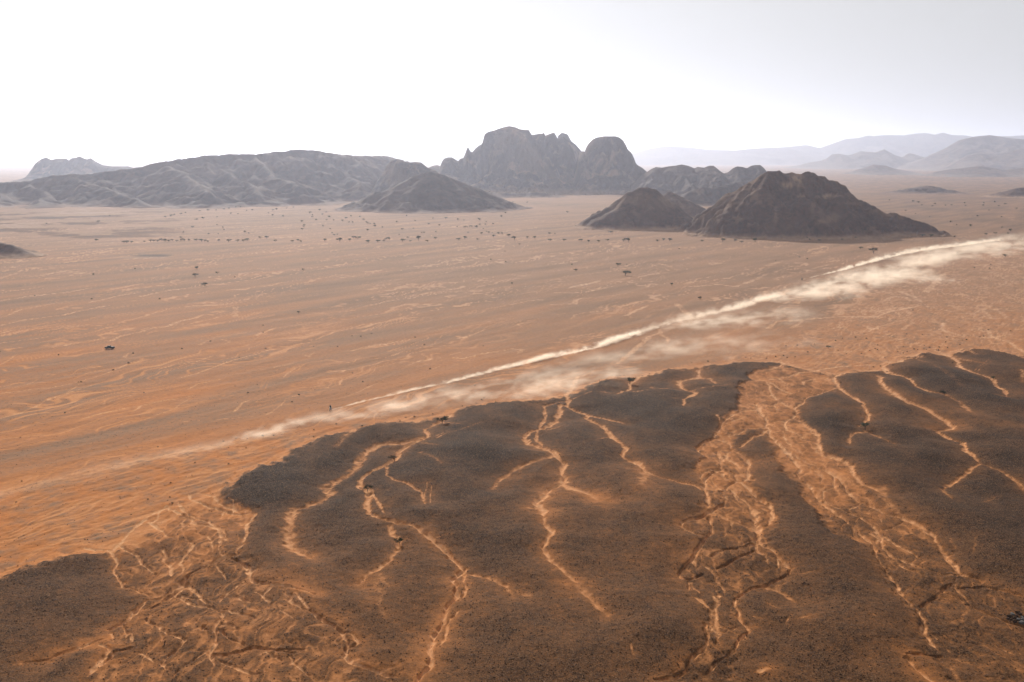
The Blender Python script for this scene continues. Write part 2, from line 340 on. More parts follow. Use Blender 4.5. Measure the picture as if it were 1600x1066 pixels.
for s, w, d in (('0,20 60,90 50,120 100,160 150,230 220,290 300,350 380,420 400,480', 4, .7), ('400,480 430,520 490,600 540,690 600,740', 4.5, .5), ('600,740 630,800 620,840 660,900 700,930', 5, .6),
    ('0,10 80,60 170,100 240,140 270,190 330,240 400,270 450,300 520,325', 4, .7), ('520,325 590,360 660,410 700,470 750,530 790,580', 5, .5),
    ('210,120 210,170 160,190 170,220 220,260 290,270 330,250', 3, .5), ('170,230 260,280 330,310 390,350 430,400 430,450 480,490 560,520 640,555 720,580 800,585 870,605 890,620', 3.6, .6),
    ('440,390 500,440 560,470 600,500', 2.6, .4), ('450,370 480,360 530,340', 2.5, .3), ('420,300 430,340', 2.5, .3), ('400,480 450,500 520,500', 3, .4), ('480,490 530,540 570,560', 3, .4),
    ('750,620 690,660 640,690 600,720', 4, 1.3), ('780,640 900,640 1000,670 1078,700 1200,760', 2.5, .7), ('730,660 820,710 900,750 980,790 1078,820 1200,860', 3, .7),
    ('760,600 770,640 840,720', 3, .3), ('660,850 720,900 750,940', 3, .4), ('540,980 580,1020 640,1066 700,1120', 4, .5), ('710,955 640,960 540,965', 5, 1.8), ('950,900 1050,950', 3, .3), ('240,150 280,210 330,240', 3, .4),
    ('100,80 160,130 150,150', 2.5, .4), ('380,380 420,400 400,430', 2.5, .3)): ch('F', s, w, .62, d)
ch('F', '140,0 160,30 240,55 295,90 300,130 340,170 400,190 430,210', 4.5, .66, .3, .9); ch('F', '430,190 440,240 500,300', 6, .35, .1, 2)
for s in ('560,700 620,760', '900,260 960,230', '740,430 760,470', '860,430 840,500', '390,800 440,840', '70,580 150,575', '60,800 100,790'): ch('F', s, 2.5, .35, .1, 1)
# right-hand channels
ch('6', '610,690 700,740 780,775', 4, .5, .25, 1.3); ch('6', '600,700 540,705 510,730 515,780', 4, .5, .25, 1.2)
ch('6', '800,490 900,530 1000,570 1080,610 1160,660 1100,690 1050,695', 5.5, .7, .5, .6); ch('6', '1050,695 1150,750 1220,780 1230,840 1290,880 1320,910', 5.5, .68, .5, .6)
ch('6', '1320,910 1250,960 1150,1010 1090,1060', 5, .55, .3, .9); ch('7', '1090,60 1110,100 1150,150', 4, .5, .2, 1.2); ch('6', '1320,910 1450,960 1550,1020 1620,1080', 4, .5, .3, 1.0)
ch('6', '720,300 750,330 880,370 920,420 1000,450 1100,470', 4, .7, .35, .7); ch('6', '1100,470 1200,510 1270,580', 4, .45, .25, 1.2); ch('6', '1200,510 1270,515', 2.5, .4, .1, 1)
ch('6', '1050,190 1120,220 1180,260 1200,300 1280,340 1400,375 1430,420 1480,450 1500,490', 4.5, .7, .4, .7); ch('6', '1380,480 1500,490', 3, .35, .1, 1.5)
ch('6', '1330,110 1400,110 1500,130 1540,165 1640,220', 3.5, .75, .3, .7); ch('6', '1180,210 1380,195 1500,225 1600,250', 3, .6, .2, .9); ch('6', '1200,250 1290,275 1380,300', 3, .4, .1, 1.5)
ch('6', '930,240 1200,430', 1.2, .4, .04, .6); ch('6', '945,240 1215,430', 1.2, .35, .04, .6); ch('6', '1290,330 1380,270', 1.2, .4, .04, .6); ch('6', '1310,335 1400,275', 1.2, .35, .04, .6)
ch('6', '1590,350 1600,400', 5, .5, .1, 1.5); ch('6', '1270,395 1310,400', 3, .35, .1, 1.5)
# washes and tracks on the plain
ch('b', '0,1015 150,970 300,900 420,860 600,800', 3, .55, .15, .7)
for s, w, b in (('0,545 200,520 330,500', 1.8, .6), ('0,435 150,400 400,370 520,340 680,310', 2.2, .7), ('0,280 200,250 430,225 600,195', 2, .65), ('0,485 90,460', 2, .5),
    ('880,252 960,235 1060,215 1280,190', 1.8, .65), ('560,290 640,275 760,245 880,228', 1.8, .6), ('680,530 760,500 830,485', 1.8, .6), ('400,560 560,530 660,515', 1.8, .55), ('330,570 400,550', 1.6, .5),
    ('860,480 960,450 1050,440 1120,410 1250,380', 1.8, .6), ('1130,760 1230,735 1320,700 1420,665 1500,640 1600,615', 2.6, .8), ('1000,705 1100,680 1230,660 1350,620', 2.4, .55),
    ('0,860 180,835 330,820 480,790 620,750 710,715 800,670 880,655', 2.2, .6), ('0,680 60,650 100,620', 2, .5), ('410,860 520,790', 1.5, .6), ('240,770 180,800 60,830', 2, .4),
    ('640,930 760,890 900,855', 2, .55), ('500,1020 600,990 760,955 870,940 1000,910 1150,885 1220,870', 2.4, .6), ('840,970 880,935', 3.5, .6), ('1460,975 1510,920 1600,890', 3, .6),
    ('760,1050 900,1025 1100,950 1200,880', 2, .5), ('1100,1040 1300,1030 1600,1000', 1.6, .5), ('1180,830 1240,800 1390,770', 2, .5), ('1250,555 1320,520 1400,525 1440,535 1410,550', 1.2, .5),
    ('780,630 800,610 840,600', 1.2, .55), ('790,635 820,625 838,607', 1.2, .5), ('1465,320 1460,385', 1, .45), ('1478,320 1475,385', 1, .45), ('0,385 60,370 130,335 330,300 430,290', 1.8, .5), ('0,140 110,105', 1.8, .45), ('200,130 290,115 410,95 560,110', 1.6, .5)):
    ch('b', s, w, b, .12, .6)
for s, w, b in (('0,95 120,50', 1.8, .6), ('600,190 680,165 830,145 960,120', 2, .6), ('470,320 560,315 640,300', 1.8, .5), ('920,290 1050,245 1180,230', 1.8, .5), ('1270,115 1360,90 1425,60', 2.2, .65), ('1220,215 1310,190', 1.8, .5),
    ('1230,235 1300,240 1400,215 1500,200 1600,180', 2, .6), ('0,215 100,180', 1.8, .5), ('270,290 250,300 200,330 160,370', 2.5, .5), ('370,200 330,230 290,215', 1.8, .5), ('540,370 520,405 400,430', 2.2, .5), ('560,480 660,440 800,375', 2, .5),
    ('0,300 100,300 260,265', 1.8, .5), ('270,470 190,490 160,530 60,600', 2.5, .5), ('860,220 930,195', 2, .5), ('0,515 45,485', 1.8, .5), ('1090,310 1140,290 1240,280', 1.8, .45)):
    ch('a', s, w, b, .12, .6)
for s, w, b in (('0,305 100,280 250,270', 1.8, .5), ('360,200 520,165 555,150', 2.4, .6), ('270,230 450,228 550,210 600,195', 1.8, .55), ('250,305 390,300 400,270 560,255 660,240', 1.8, .5), ('710,375 760,350 850,310', 2, .55),
    ('740,385 750,370', 3, .5), ('300,520 400,500 540,480', 1.6, .4), ('370,390 400,365 560,340', 1.8, .45), ('1120,190 1300,180 1400,190 1500,155 1600,110', 1.8, .55), ('950,55 1020,85 1120,90', 1.6, .4),
    ('0,580 70,590 30,610', 2.5, .5), ('350,560 330,... '.split(' 330')[0], 2, .3), ('800,130 940,100', 1.6, .4), ('660,670 740,600 800,550 850,500 930,480', 1.4, .7), ('680,665 760,600 815,550 870,500 930,485', 1.2, .6),
    ('1015,295 1060,340 1120,380', 1.2, .6), ('1030,295 1080,340 1130,375', 1.2, .5), ('920,460 930,490 975,515 970,545', 2.5, .6)):
    if len(s.split()) > 1: ch('9', s, w, b, .12, .6)
for s, w, b in (('740,475 780,455 860,460 900,480 940,475', 2, .6), ('0,650 60,610 200,600 430,580 680,580 740,555 840,530 960,510', 2.2, .65), ('640,550 700,545 840,520', 1.8, .5), ('200,640 150,650 230,600', 1.6, .5),
    ('980,420 1040,370 1095,310', 1.2, .6), ('1000,425 1050,375 1105,305', 1.2, .5), ('820,420 900,450 960,490', 2, .55), ('270,280 350,260 400,250', 1.6, .4), ('0,260 90,230', 1.8, .45), ('430,545 460,555 440,570', 2, .5),
    ('620,640 650,660 700,640 800,610', 1.8, .5), ('840,660 870,640 920,610', 1.8, .5), ('1300,830 1250,810 1200,800', 1.8, .5), ('1520,270 1600,265', 1.8, .5), ('1300,260 1400,250 1480,240', 1.8, .45), ('1420,530 1490,580 1480,590', 2, .5),
    ('1330,530 1400,590 1440,590', 1.8, .5), ('1100,620 1080,660 1150,680 1220,700', 2, .6), ('1380,660 1390,700 1500,740 1600,800', 3, .65), ('1180,560 1280,560 1400,510', 1.8, .5), ('0,810 150,790 420,800 600,790', 1.6, .45)):
    ch('8', s, w, b, .15, .6)

ch('0', '400,685 300,704 180,728 80,752 0,771 -150,806', 15, .38, 0, 1.3)
ZONES = {   # polygons in photo pixels
 'apron': P('0', '-400,1060 -200,990 -60,940 0,921 23,900 50,888 78,880 129,863 156,867 200,850 270,800 345,772 372,757 400,737 447,720 475,697 500,686 540,680 562,675 612,664 635,660 652,665 675,655 702,649 725,640 760,636 800,633 845,630 880,620 900,617 912,607 950,597 975,591 1007,588 1050,580 1082,575 1125,572 1175,569 1217,567 1240,575 1300,588 1335,582 1372,580 1382,572 1425,556 1452,551 1477,557 1500,549 1545,549 1600,560 1700,575 1900,590 2100,1300 -700,1300'),
 'fan': P('0', '140,862 200,830 270,775 330,772 372,790 398,800 392,820 388,840 378,868 390,880 392,906 430,918 472,927 500,965 530,985 548,1010 560,1040 625,1062 700,1130 60,1130 150,1056 175,1020 172,1000 195,962 222,945 230,929 203,915 180,900 176,880 156,867'),
 'braid': P('0', '1165,590 1172,597 1162,600 1152,604 1157,615 1150,640 1130,658 1118,676 1114,688 1090,695 1087,702 1098,712 1105,716 1090,728 1078,730 1090,745 1100,752 1098,770 1102,790 1107,802 1085,812 1066,822 1072,832 1100,842 1090,860 1062,888 1075,905 1078,930 1100,950 1108,990 1095,1030 1040,1070 1150,1080 1150,1020 1172,988 1155,960 1150,940 1165,928 1205,922 1237,905 1232,890 1205,862 1200,840 1207,800 1196,780 1172,752 1170,715 1140,695 1155,680 1195,670 1230,740 1242,748 1240,728 1250,770 1275,795 1300,830 1345,845 1362,855 1370,875 1400,930 1435,958 1442,1010 1500,1080 1600,1080 1640,990 1600,950 1535,912 1500,897 1460,845 1435,825 1405,808 1375,790 1340,755 1330,725 1300,713 1280,705 1277,690 1258,665 1245,645 1240,638 1262,620 1310,608 1300,592 1240,578 1217,570 1200,577'),
}
SANDW = P('0', '-400,900 0,770 120,735 250,705 380,690 520,660 640,650 740,635 850,620 980,585 1100,565 1200,545 1300,500 1400,440 1500,400 1650,380 1900,380 1900,600 1600,562 1545,550 1477,556 1380,572 1300,588 1217,566 1082,574 950,596 900,615 800,632 702,648 612,662 500,684 447,718 345,770 200,845 129,862 0,920 -400,1060')
def inside(poly, X, Y):
    r = np.zeros(X.shape, bool); n = len(poly)
    for i in range(n):
        x1, y1 = poly[i]; x2, y2 = poly[(i + 1) % n]
        c = ((y1 > Y) != (y2 > Y))
        if not c.any(): continue
        r ^= c & (X < (x2 - x1) * (Y - y1) / ((y2 - y1) if y2 != y1 else 1e-9) + x1)
    return r
def seg_dist(X, Y, pts):
    d = np.full(X.shape, 1e9, np.float32)
    for (x1, y1), (x2, y2) in zip(pts[:-1], pts[1:]):
        vx, vy = x2 - x1, y2 - y1; L = vx * vx + vy * vy + 1e-9
        t = np.clip(((X - x1) * vx + (Y - y1) * vy) / L, 0, 1)
        d = np.minimum(d, np.hypot(X - x1 - t * vx, Y - y1 - t * vy))
    return d

# world grid: fine where the camera sees it fine, coarse beyond the sides
rows = np.concatenate([[1700, 1450, 1300, 1200, 1160], np.arange(1130, 560, -1.1), np.arange(560, 380, -1.25), np.arange(380, 262, -1.0), [261, 260, 259, 258, 257, 256, 255, 254, 253, 252, 251, 250, 249, 248, 247, 246.3, 245.8]])
core = np.arange(-150, 1751, 1.75)
side = np.array([160, 330, 520, 740, 1000, 1400, 2000, 3000, 5000])
cols = np.concatenate([-150 - side[::-1], core, 1750 + side])
PX, PY = np.meshgrid(cols, rows)
GX, GY = gnd(PX, PY)
GX = GX.astype(np.float64); GY = GY.astype(np.float64)

def ground_fields(X, Y):
    """height and surface masks of the desert floor at world X, Y"""
    th = R(52.6); dx, dy = math.cos(th), math.sin(th)
    wx = fbm(X / 14, Y / 14, 3, 1) * 3.2; wy = fbm(X / 14, Y / 14, 3, 2) * 3.2
    jx = fbm(X / 3.2, Y / 3.2, 2, 3) * 0.9; jy = fbm(X / 3.2, Y / 3.2, 2, 4) * 0.9
    Xw, Yw = X + wx * .35 + jx, Y + wy * .35 + jy
    Xe, Ye = Xw + wx * .6 + jx * 1.2, Yw + wy * .9 + jy * 1.6
    def zone(poly, soft):
        pw = [gnd(*p) if p[1] > 250 else gnd(p[0], 250) for p in poly]
        acc = 0
        for k, (ox, oy) in enumerate(((0, 0), (1, 0), (-1, 0), (0, 1), (0, -1), (.7, .7), (-.7, -.7))):
            acc = acc + inside(pw, Xe + ox * soft, Ye + oy * soft)
        return acc.astype(np.float32) / 7
    apron = zone(ZONES['apron'], 2.6); fan = zone(ZONES['fan'], 1.2); braid = zone(ZONES['braid'], 1.0); wash = zone(SANDW, 5); apS = zone(ZONES['apron'], 5.5); apron = np.clip(apron + apS * (1 - apS) * (2.6 * fbm(X / 3.4, Y / 5, 3, 16) + 1.6 * fbm(X / 11, Y / 16, 2, 17)), 0, 1); rim = np.clip(apS * (1 - apron) * 2.2, 0, 1)
    far = sstep(700, 2500, Y)
    # digitised channels
    chan = np.zeros(X.shape, np.float32); halo = np.zeros(X.shape, np.float32); cut = np.zeros(X.shape, np.float32); val = np.zeros(X.shape, np.float32)
    for pts, w, b, dp, soft in CH:
        pw = [gnd(*p) for p in pts]
        my = sum(p[1] for p in pts) / len(pts)
        wm = w * m_per_px(my) * (0.70 if my > 560 else 0.5)
        kk = 1.0
        if my < 560:
            Ym = gnd(800, my)[1]; wm = max(wm, .50 * Ym * Ym / (F * CAM_H) * (.65 + .32 * w / 2)); kk = max(1.0, wm * 1.5)
        soft = soft * wm * 1.1
        reach = wm * 9 + (22 if my > 560 else 4)
        xs = [p[0] for p in pw]; ys = [p[1] for p in pw]
        sel = (X > min(xs) - reach) & (X < max(xs) + reach) & (Y > min(ys) - reach) & (Y < max(ys) + reach)
        if not sel.any(): continue
        xs_, ys_ = X[sel] + jx[sel] * min(1.2, wm), Y[sel] + jy[sel] * min(1.2, wm)
        if my > 500: xs_ = xs_ + wx[sel] * .22; ys_ = ys_ + wy[sel] * .22
        d = seg_dist(xs_, ys_, pw) + soft * .35 * noise(xs_ / 1.7 / kk, ys_ / 1.7 / kk, 11) + .12 * wm
        wv = wm * (.9 + .75 * noise(xs_ / 6 / kk, ys_ / 8 / kk, 9) + .3 * noise(xs_ / 2.1 / kk, ys_ / 2.6 / kk, 10))
        tip = pw[-1]; wv = wv * (.3 + .7 * sstep(0, 5 * wm + 1.5, np.hypot(xs_ - tip[0], ys_ - tip[1])))
        c = b * (1 - sstep(wv - soft * .6, wv + soft, d)) * (.84 + .7 * noise(xs_ / 1.3 / kk, ys_ / 1.9 / kk, 12)) * (.74 + .34 * sstep(.1 * wm, .9 * wm, d))
        chan[sel] = np.maximum(chan[sel], c)
        halo[sel] = np.maximum(halo[sel], b * np.exp(-(np.maximum(d, 0) / (wm * 3.0 + 1.8)) ** 1.5))
        if my > 560 and dp >= .25: val[sel] = np.maximum(val[sel], np.exp(-(np.maximum(d, 0) / 8.5) ** 1.6))
        cut[sel] = np.maximum(cut[sel], min(dp, .95) * (1 - sstep(wv * .35, wv * .8 + .3 + .35 * soft, d + .3 * noise(xs_ / 2.3, ys_ / 2.3, 14))))
    cut = cut * .85 * (1 + .7 * fbm(X / 9, Y / 9, 2, 13))
    chan = np.where(apron < .5, np.clip(chan * 1.15, 0, 1), chan)
    # rills: contour lines of warped noise, drawn out along the flow
    s = X * dx + Y * dy; t = -X * dy + Y * dx
    ws = fbm(X / 60, Y / 60, 3, 21)
    plainb = 1.35
    def rill(u, v, seed, w, o=2):
        n = fbm(u, v, o, seed)
        return np.exp(-(n / w) ** 2)
    plain_r = rill(s / 150 + ws * .6, t / 19 + ws * 2.4, 31, .045, 3) * sstep(-.15, .25, fbm(s / 220, t / 40, 2, 33))
    plain_f = rill(s / 45 + ws, t / 7 + ws * 3, 35, .06, 3) * sstep(-.05, .4, fbm(s / 90, t / 30, 2, 37))
    wash_r = rill(s / 34 + ws * 1.2, t / 6.5 + ws * 3.5, 41, .075, 3)
    wash_f = rill(s / 14 + wx * .3, t / 3.2 + wy * .3, 43, .10, 2)
    net_r = rill(X / 5.5 + wx * .28, Y / 19 + wy * .2, 51, .060, 3)
    net_f = rill(X / 3 + wx * .25, Y / 9 + wy * .2, 53, .10, 2)
    nets = np.maximum(fan, braid)
    ntX = rill(X / 15 + wx * .35, Y / 30 + wy * .3, 57, .04, 4) * sstep(-.25, .2, fbm(X / 30, Y / 60, 2, 58))          # bright network on the far right flats
    right = sstep(0.05, .35, (X / (Y + 1e-6))) * wash * sstep(350, 520, Y)
    open_ = (1 - apron)
    on_plain = open_ * (1 - wash)
    rills = on_plain * (plain_r * .50 + plain_f * .22) * (1 - far) + open_ * wash * (.38 * wash_r * sstep(-.3, .3, fbm(s / 60, t / 16, 2, 91)) + .22 * wash_f * sstep(-.1, .35, fbm(X / 22, Y / 26, 2, 92))) * (1 - .3 * far) + right * .5 * ntX
    rills = rills + nets * (net_r * .24 + net_f * .10) * apron
    # masks
    big = fbm(X / 60, Y / 90, 4, 61); med = fbm(X / 16, Y / 22, 3, 62); sm = fbm(X / 5, Y / 6, 2, 63)
    pan = apron * (1 - nets)
    gravel = pan * (.80 + .50 * big + .30 * med + .10 * sm) + apron * nets * ((.56 - .14 * fan - .34 * sstep(225, 330, Y)) + .22 * med + .25 * sm)
    near_fade = sstep(330, 200, Y)
    gravel = gravel - pan * near_fade * (.12 + .24 * sstep(-.1, .4, med + big * .6))
    st = fbm(s / 160, t / 26, 4, 65)
    gravel = gravel + on_plain * np.clip(.20 + .36 * st + .12 * sstep(350, 900, Y), 0, .85) + open_ * wash * np.clip(.14 + .25 * med + .30 * sm, 0, .7)
    gravel = gravel * (1 - np.clip(chan * 1.25, 0, 1)) - (halo * (.38 + .2 * med) + .10 * val) * pan - rills * .9 - rim * .5
    bright = np.clip(rim * .38 * (.8 + .8 * sm) + chan * .95 + rills * .85 + open_ * (.03 + .12 * med) + halo * .04 * apron, 0, 1)
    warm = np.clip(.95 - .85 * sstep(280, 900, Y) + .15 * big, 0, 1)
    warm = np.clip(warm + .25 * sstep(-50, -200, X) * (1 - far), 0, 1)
    pale = np.zeros(X.shape, np.float32)
    # swept, trampled course of the race along the dust line
    # far plain: pale pans and dark lava-like bands on the left, darker gravel on the right
    px, py = to_photo(X, Y)
    lf = sstep(520, 250, px)
    pale += .7 * np.exp(-((py - 331 - (px - 150) * -.02) / 4.5) ** 2) * np.exp(-((px - 150) / 90) ** 2) * sstep(-.3, .2, fbm(X / 60, Y / 200, 3, 71))
    pale += .5 * np.exp(-((py - 352) / 7.0) ** 2) * np.exp(-((px - 20) / 60) ** 2)
    bands = sstep(-.05, .4, fbm(X / 150, Y / 120 + .4, 5, 73, .6)) * sstep(325, 340, py) * sstep(380, 366, py) * sstep(330, 180, px)
    bands_w = bands
    gravel = gravel + bands * .5
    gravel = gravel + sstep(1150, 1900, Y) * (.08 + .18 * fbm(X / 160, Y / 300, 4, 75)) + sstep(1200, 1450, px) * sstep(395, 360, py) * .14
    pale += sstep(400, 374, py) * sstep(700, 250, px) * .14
    tgap = sstep(1200, 1500, Y)
    gravel = gravel + .8 * np.exp(-((py - 399.5) / 1.6) ** 2) * np.exp(-((px - 238) / 28) ** 4)
    pale += .5 * np.exp(-((py - 402.5) / 1.5) ** 2) * np.exp(-((px - 225) / 40) ** 4)
    gravel = gravel * (1 - .35 * np.clip(pale, 0, 1))
    # height
    h = 2.6 * fbm(X / 38, Y / 55, 3, 81) * apS - 1.5 * val * apS * (1 - .6 * nets) + .25 * fbm(X / 18, Y / 18, 3, 82) * apron + .07 * sm + (.5 * apron + 1.5 * apS) * (1 - .6 * nets)
    h = h - cut * (.45 + .55 * apron) + halo * 0 - rills * (.38 + .25 * nets) * (1 - far)
    h = h + on_plain * (.5 * fbm(s / 70, t / 12, 3, 83)) + open_ * wash * (.35 * fbm(s / 16, t / 4, 3, 84) + .22 * fbm(s / 5, t / 1.8, 3, 93)) + on_plain * .16 * fbm(s / 9, t / 3, 3, 94) * (1 - far)
    h = h + nets * .3 * fbm(X / 4, Y / 5.5, 4, 85, .6) + apron * .10 * fbm(X / 1.6, Y / 2.2, 2, 86)
    h = h + 5 * fbm(X / 600, Y / 600, 2, 87) * sstep(600, 1400, Y) * 0
    film = np.clip(1 - apron, 0, 1)
    film = film * (1 - .8 * sstep(.05, .3, bands_w)) * (1 - .15 * sstep(1150, 1700, px) * sstep(420, 330, py))
    return h, film, np.clip(gravel, 0, 1), bright, warm, np.clip(pale, 0, 1), np.clip(pan * (1 - chan) * (gravel), 0, 1)

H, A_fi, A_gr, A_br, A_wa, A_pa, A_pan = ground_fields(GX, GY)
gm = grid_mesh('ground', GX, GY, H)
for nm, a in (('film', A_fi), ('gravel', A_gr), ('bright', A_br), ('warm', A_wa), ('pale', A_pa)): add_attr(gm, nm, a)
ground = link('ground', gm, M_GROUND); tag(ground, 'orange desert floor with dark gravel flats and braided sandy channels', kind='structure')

def ground_z(x, y):
    px, py = to_photo(x, y)
    i = int(np.clip(np.searchsorted(-rows, -py), 1, len(rows) - 1)); j = int(np.clip(np.searchsorted(cols, px), 1, len(cols) - 1))
    fy = (rows[i - 1] - py) / (rows[i - 1] - rows[i]); fx = (px - cols[j - 1]) / (cols[j] - cols[j - 1])
    fy = min(max(fy, 0), 1); fx = min(max(fx, 0), 1)
    return float((H[i - 1, j - 1] * (1 - fx) + H[i - 1, j] * fx) * (1 - fy) + (H[i, j - 1] * (1 - fx) + H[i, j] * fx) * fy)

# ------------------------------------------------------------------ mountains
def massif(name, label, skyline, Yc, Df, Db, mat, cell, prof='cliff', seed=0, rough=1.0, flute=0.3, kind='structure'):
    """skyline (photo px) raised at depth Yc, with real depth before (Df) and behind (Db)"""
    pts = [at_depth(px, py, Yc) for px, py in skyline]
    xs = np.array([p[0] for p in pts]); zs = np.array([max(p[1], 0) for p in pts])
    pad = (xs[-1] - xs[0]) * .04
    gx = np.arange(xs[0] - pad, xs[-1] + pad, cell); gy = np.arange(Yc - Df * 1.15, Yc + Db * 1.1, cell * 1.15)
    X, Y = np.meshgrid(gx, gy)
    S = (xs[-1] - xs[0])
    L = Df
    f1 = fbm(X / (L * .35), Y / (L * .9), 4, seed + 1); f2 = 1 - np.abs(fbm(X / (L * .16), Y / (L * .5), 3, seed + 2)) * 2
    t = np.where(Y < Yc, (Yc - Y) / Df, (Y - Yc) / Db)
    xw = X + t * L * .12 * fbm(X / (L * .5), Y / (L * .5), 3, seed + 3) + np.clip(t, 0, .6) * 0
    z = np.interp(xw, xs, zs, left=0, right=0)
    dloc = 1 + flute * (f1 * 1.4 + f2 * .35 - .2)
    tt = t / np.clip(dloc, .35, 2)
    if prof == 'cliff':
        p = 1 - .10 * sstep(0, .14, tt) - .52 * sstep(.12, .42, tt + .05 * f2) - .38 * np.clip((tt - .3) / .7, 0, 1)
    elif prof == 'dome':
        p = np.sqrt(np.clip(1 - (tt / .52) ** 2.4, 0, 1)) * .72 + .28 * np.clip(1 - tt, 0, 1)
    else:
        p = np.clip(1 - tt, 0, 1) ** 1.15
    n = fbm(X / (L * .12), Y / (L * .12), 5, seed + 5, .6)
    rid = 1 - np.abs(fbm(X / (L * .2), Y / (L * .32), 4, seed + 6)) * 2.2
    Hh = z * p
    Hh = Hh - (np.abs(n) * .16 + (1 - rid) * .10 * (prof == 'slope') + (1 - rid) * .04) * rough * z * np.clip(tt * 6, 0, 1) * (p > 0)
    Hh = np.where(Hh <= z * .004 + .2, -6.0, Hh)
    me = grid_mesh(name, X, Y, Hh, smooth=False if prof != 'slope' else True)
    sd = np.clip(sstep(.25, .6, fbm(X / (L * .25), Y / (L * .25), 3, seed + 8)) * .35, 0, 1) * (tt > .35)
    sd = np.maximum(sd, .7 * (1 - sstep(2, 18, Hh)))
    add_attr(me, 'sandy', sd)
    o = link(name, me, mat); tag(o, label, kind=kind)
    return o

def hill(name, label, crests, mat, cell, seed, gully=1.0, toe=14.0, warp=10.0, sandy=(), base=0.0):
    """crests: list of (list of (px, py, Y) , slope); height falls away from each crest line"""
    cr = []
    for pts, sl in crests:
        w = []
        for px, py, Y in pts:
            x, z = at_depth(px, py, Y); w.append((x, Y, z))
        cr.append((w, sl))
    x0 = min(p[0] - p[2] / sl - 30 for w, sl in cr for p in w); x1 = max(p[0] + p[2] / sl + 30 for w, sl in cr for p in w)
    y0 = min(p[1] - p[2] / sl - 30 for w, sl in cr for p in w); y1 = max(p[1] + p[2] / sl + 30 for w, sl in cr for p in w)
    X, Y = np.meshgrid(np.arange(x0, x1, cell), np.arange(y0, y1, cell))
    wX = X + warp * fbm(X / (warp * 6), Y / (warp * 6), 3, seed); wY = Y + warp * fbm(X / (warp * 6), Y / (warp * 6), 3, seed + 1)
    Hh = np.full(X.shape, -50.0); D = np.full(X.shape, 1e9); SC = np.zeros(X.shape); s0 = 0.0
    for w, sl in cr:
        s0 += 1000.0
        for a, b in zip(w[:-1], w[1:]):
            for it in (0,):
                vx, vy = b[0] - a[0], b[1] - a[1]; LL = vx * vx + vy * vy + 1e-9
                t = np.clip(((wX - a[0]) * vx + (wY - a[1]) * vy) / LL, 0, 1)
                d = np.hypot(wX - a[0] - t * vx, wY - a[1] - t * vy)
                zc = a[2] + (b[2] - a[2]) * t
                rd = 4.0
                dd = np.sqrt(d * d + rd * rd) - rd
                h = zc - dd * sl
                SC = np.where(h > Hh, s0 + t * math.sqrt(LL) + (d * .15), SC); s0 += math.sqrt(LL)
                Hh = np.where(h > Hh, h, Hh); D = np.minimum(D, d)
    g = 1 - np.abs(fbm(X / (warp * 3.2), Y / (warp * 3.2), 4, seed + 5)) * 2.4
    g2 = fbm(X / (warp * .8), Y / (warp * .8), 3, seed + 7)
    amp = np.clip(D / 25, .22, 1) * gully
    rv = np.abs(fbm(SC / (warp * 1.9), D / (warp * 9), 3, seed + 11, .55)) * 2.2      # ravines running down from the crest
    Hh = Hh - (1 - np.clip(rv * 1.6, 0, 1)) * warp * .42 * np.clip(D / 18, 0, 1)
    Hh = Hh + (g - .75) * warp * .75 * amp + g2 * warp * .16 * np.clip(amp + .15, 0, 1)
    # concave toe
    Hh = toe * np.log1p(np.exp(np.clip(Hh / toe, -30, 30))) - toe * .12
    Hh = np.where(Hh < .15, -3.0, Hh)
    me = grid_mesh(name, X, Y, Hh, smooth=True)
    sd = sstep(.1, .45, -g + .35) * .08 + .30 * sstep(.55, 1.25, rv) * np.clip(D / 18, .2, 1) * np.ones_like(X)  # sand in gullies; ridges between ravines painted lighter, for missing relief shading
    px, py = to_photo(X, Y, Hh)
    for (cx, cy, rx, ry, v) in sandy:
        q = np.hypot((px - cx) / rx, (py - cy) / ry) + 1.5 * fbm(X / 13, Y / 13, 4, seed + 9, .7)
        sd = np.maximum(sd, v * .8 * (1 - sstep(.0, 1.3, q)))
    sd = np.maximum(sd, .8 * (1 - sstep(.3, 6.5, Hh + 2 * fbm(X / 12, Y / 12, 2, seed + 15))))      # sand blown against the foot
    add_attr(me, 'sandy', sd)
    o = link(name, me, mat); tag(o, label, kind='structure')
    return o

S0 = lambda s: P('0', s)
# far ranges
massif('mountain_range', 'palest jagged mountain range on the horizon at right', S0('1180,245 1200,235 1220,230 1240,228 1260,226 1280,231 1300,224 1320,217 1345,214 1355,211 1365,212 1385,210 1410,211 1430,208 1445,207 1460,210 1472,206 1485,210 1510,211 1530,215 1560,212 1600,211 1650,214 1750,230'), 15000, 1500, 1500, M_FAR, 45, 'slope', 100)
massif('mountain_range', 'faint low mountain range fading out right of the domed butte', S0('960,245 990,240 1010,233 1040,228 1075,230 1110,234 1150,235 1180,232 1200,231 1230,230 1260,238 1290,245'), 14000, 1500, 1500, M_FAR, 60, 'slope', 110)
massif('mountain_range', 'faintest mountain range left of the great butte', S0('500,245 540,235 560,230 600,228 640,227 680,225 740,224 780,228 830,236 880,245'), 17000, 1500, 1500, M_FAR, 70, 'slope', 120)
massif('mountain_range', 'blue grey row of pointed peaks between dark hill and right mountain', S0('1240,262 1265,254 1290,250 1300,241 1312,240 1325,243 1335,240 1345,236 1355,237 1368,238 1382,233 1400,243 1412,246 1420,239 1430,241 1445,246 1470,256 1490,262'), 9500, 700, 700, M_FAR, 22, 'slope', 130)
massif('mountain', 'broad blue grey mountain at the right edge of the horizon', S0('1415,262 1440,250 1460,240 1480,230 1500,218 1520,213 1548,210 1570,214 1600,217 1650,215 1700,225 1780,262'), 8800, 1000, 1000, M_FAR, 24, 'slope', 140)
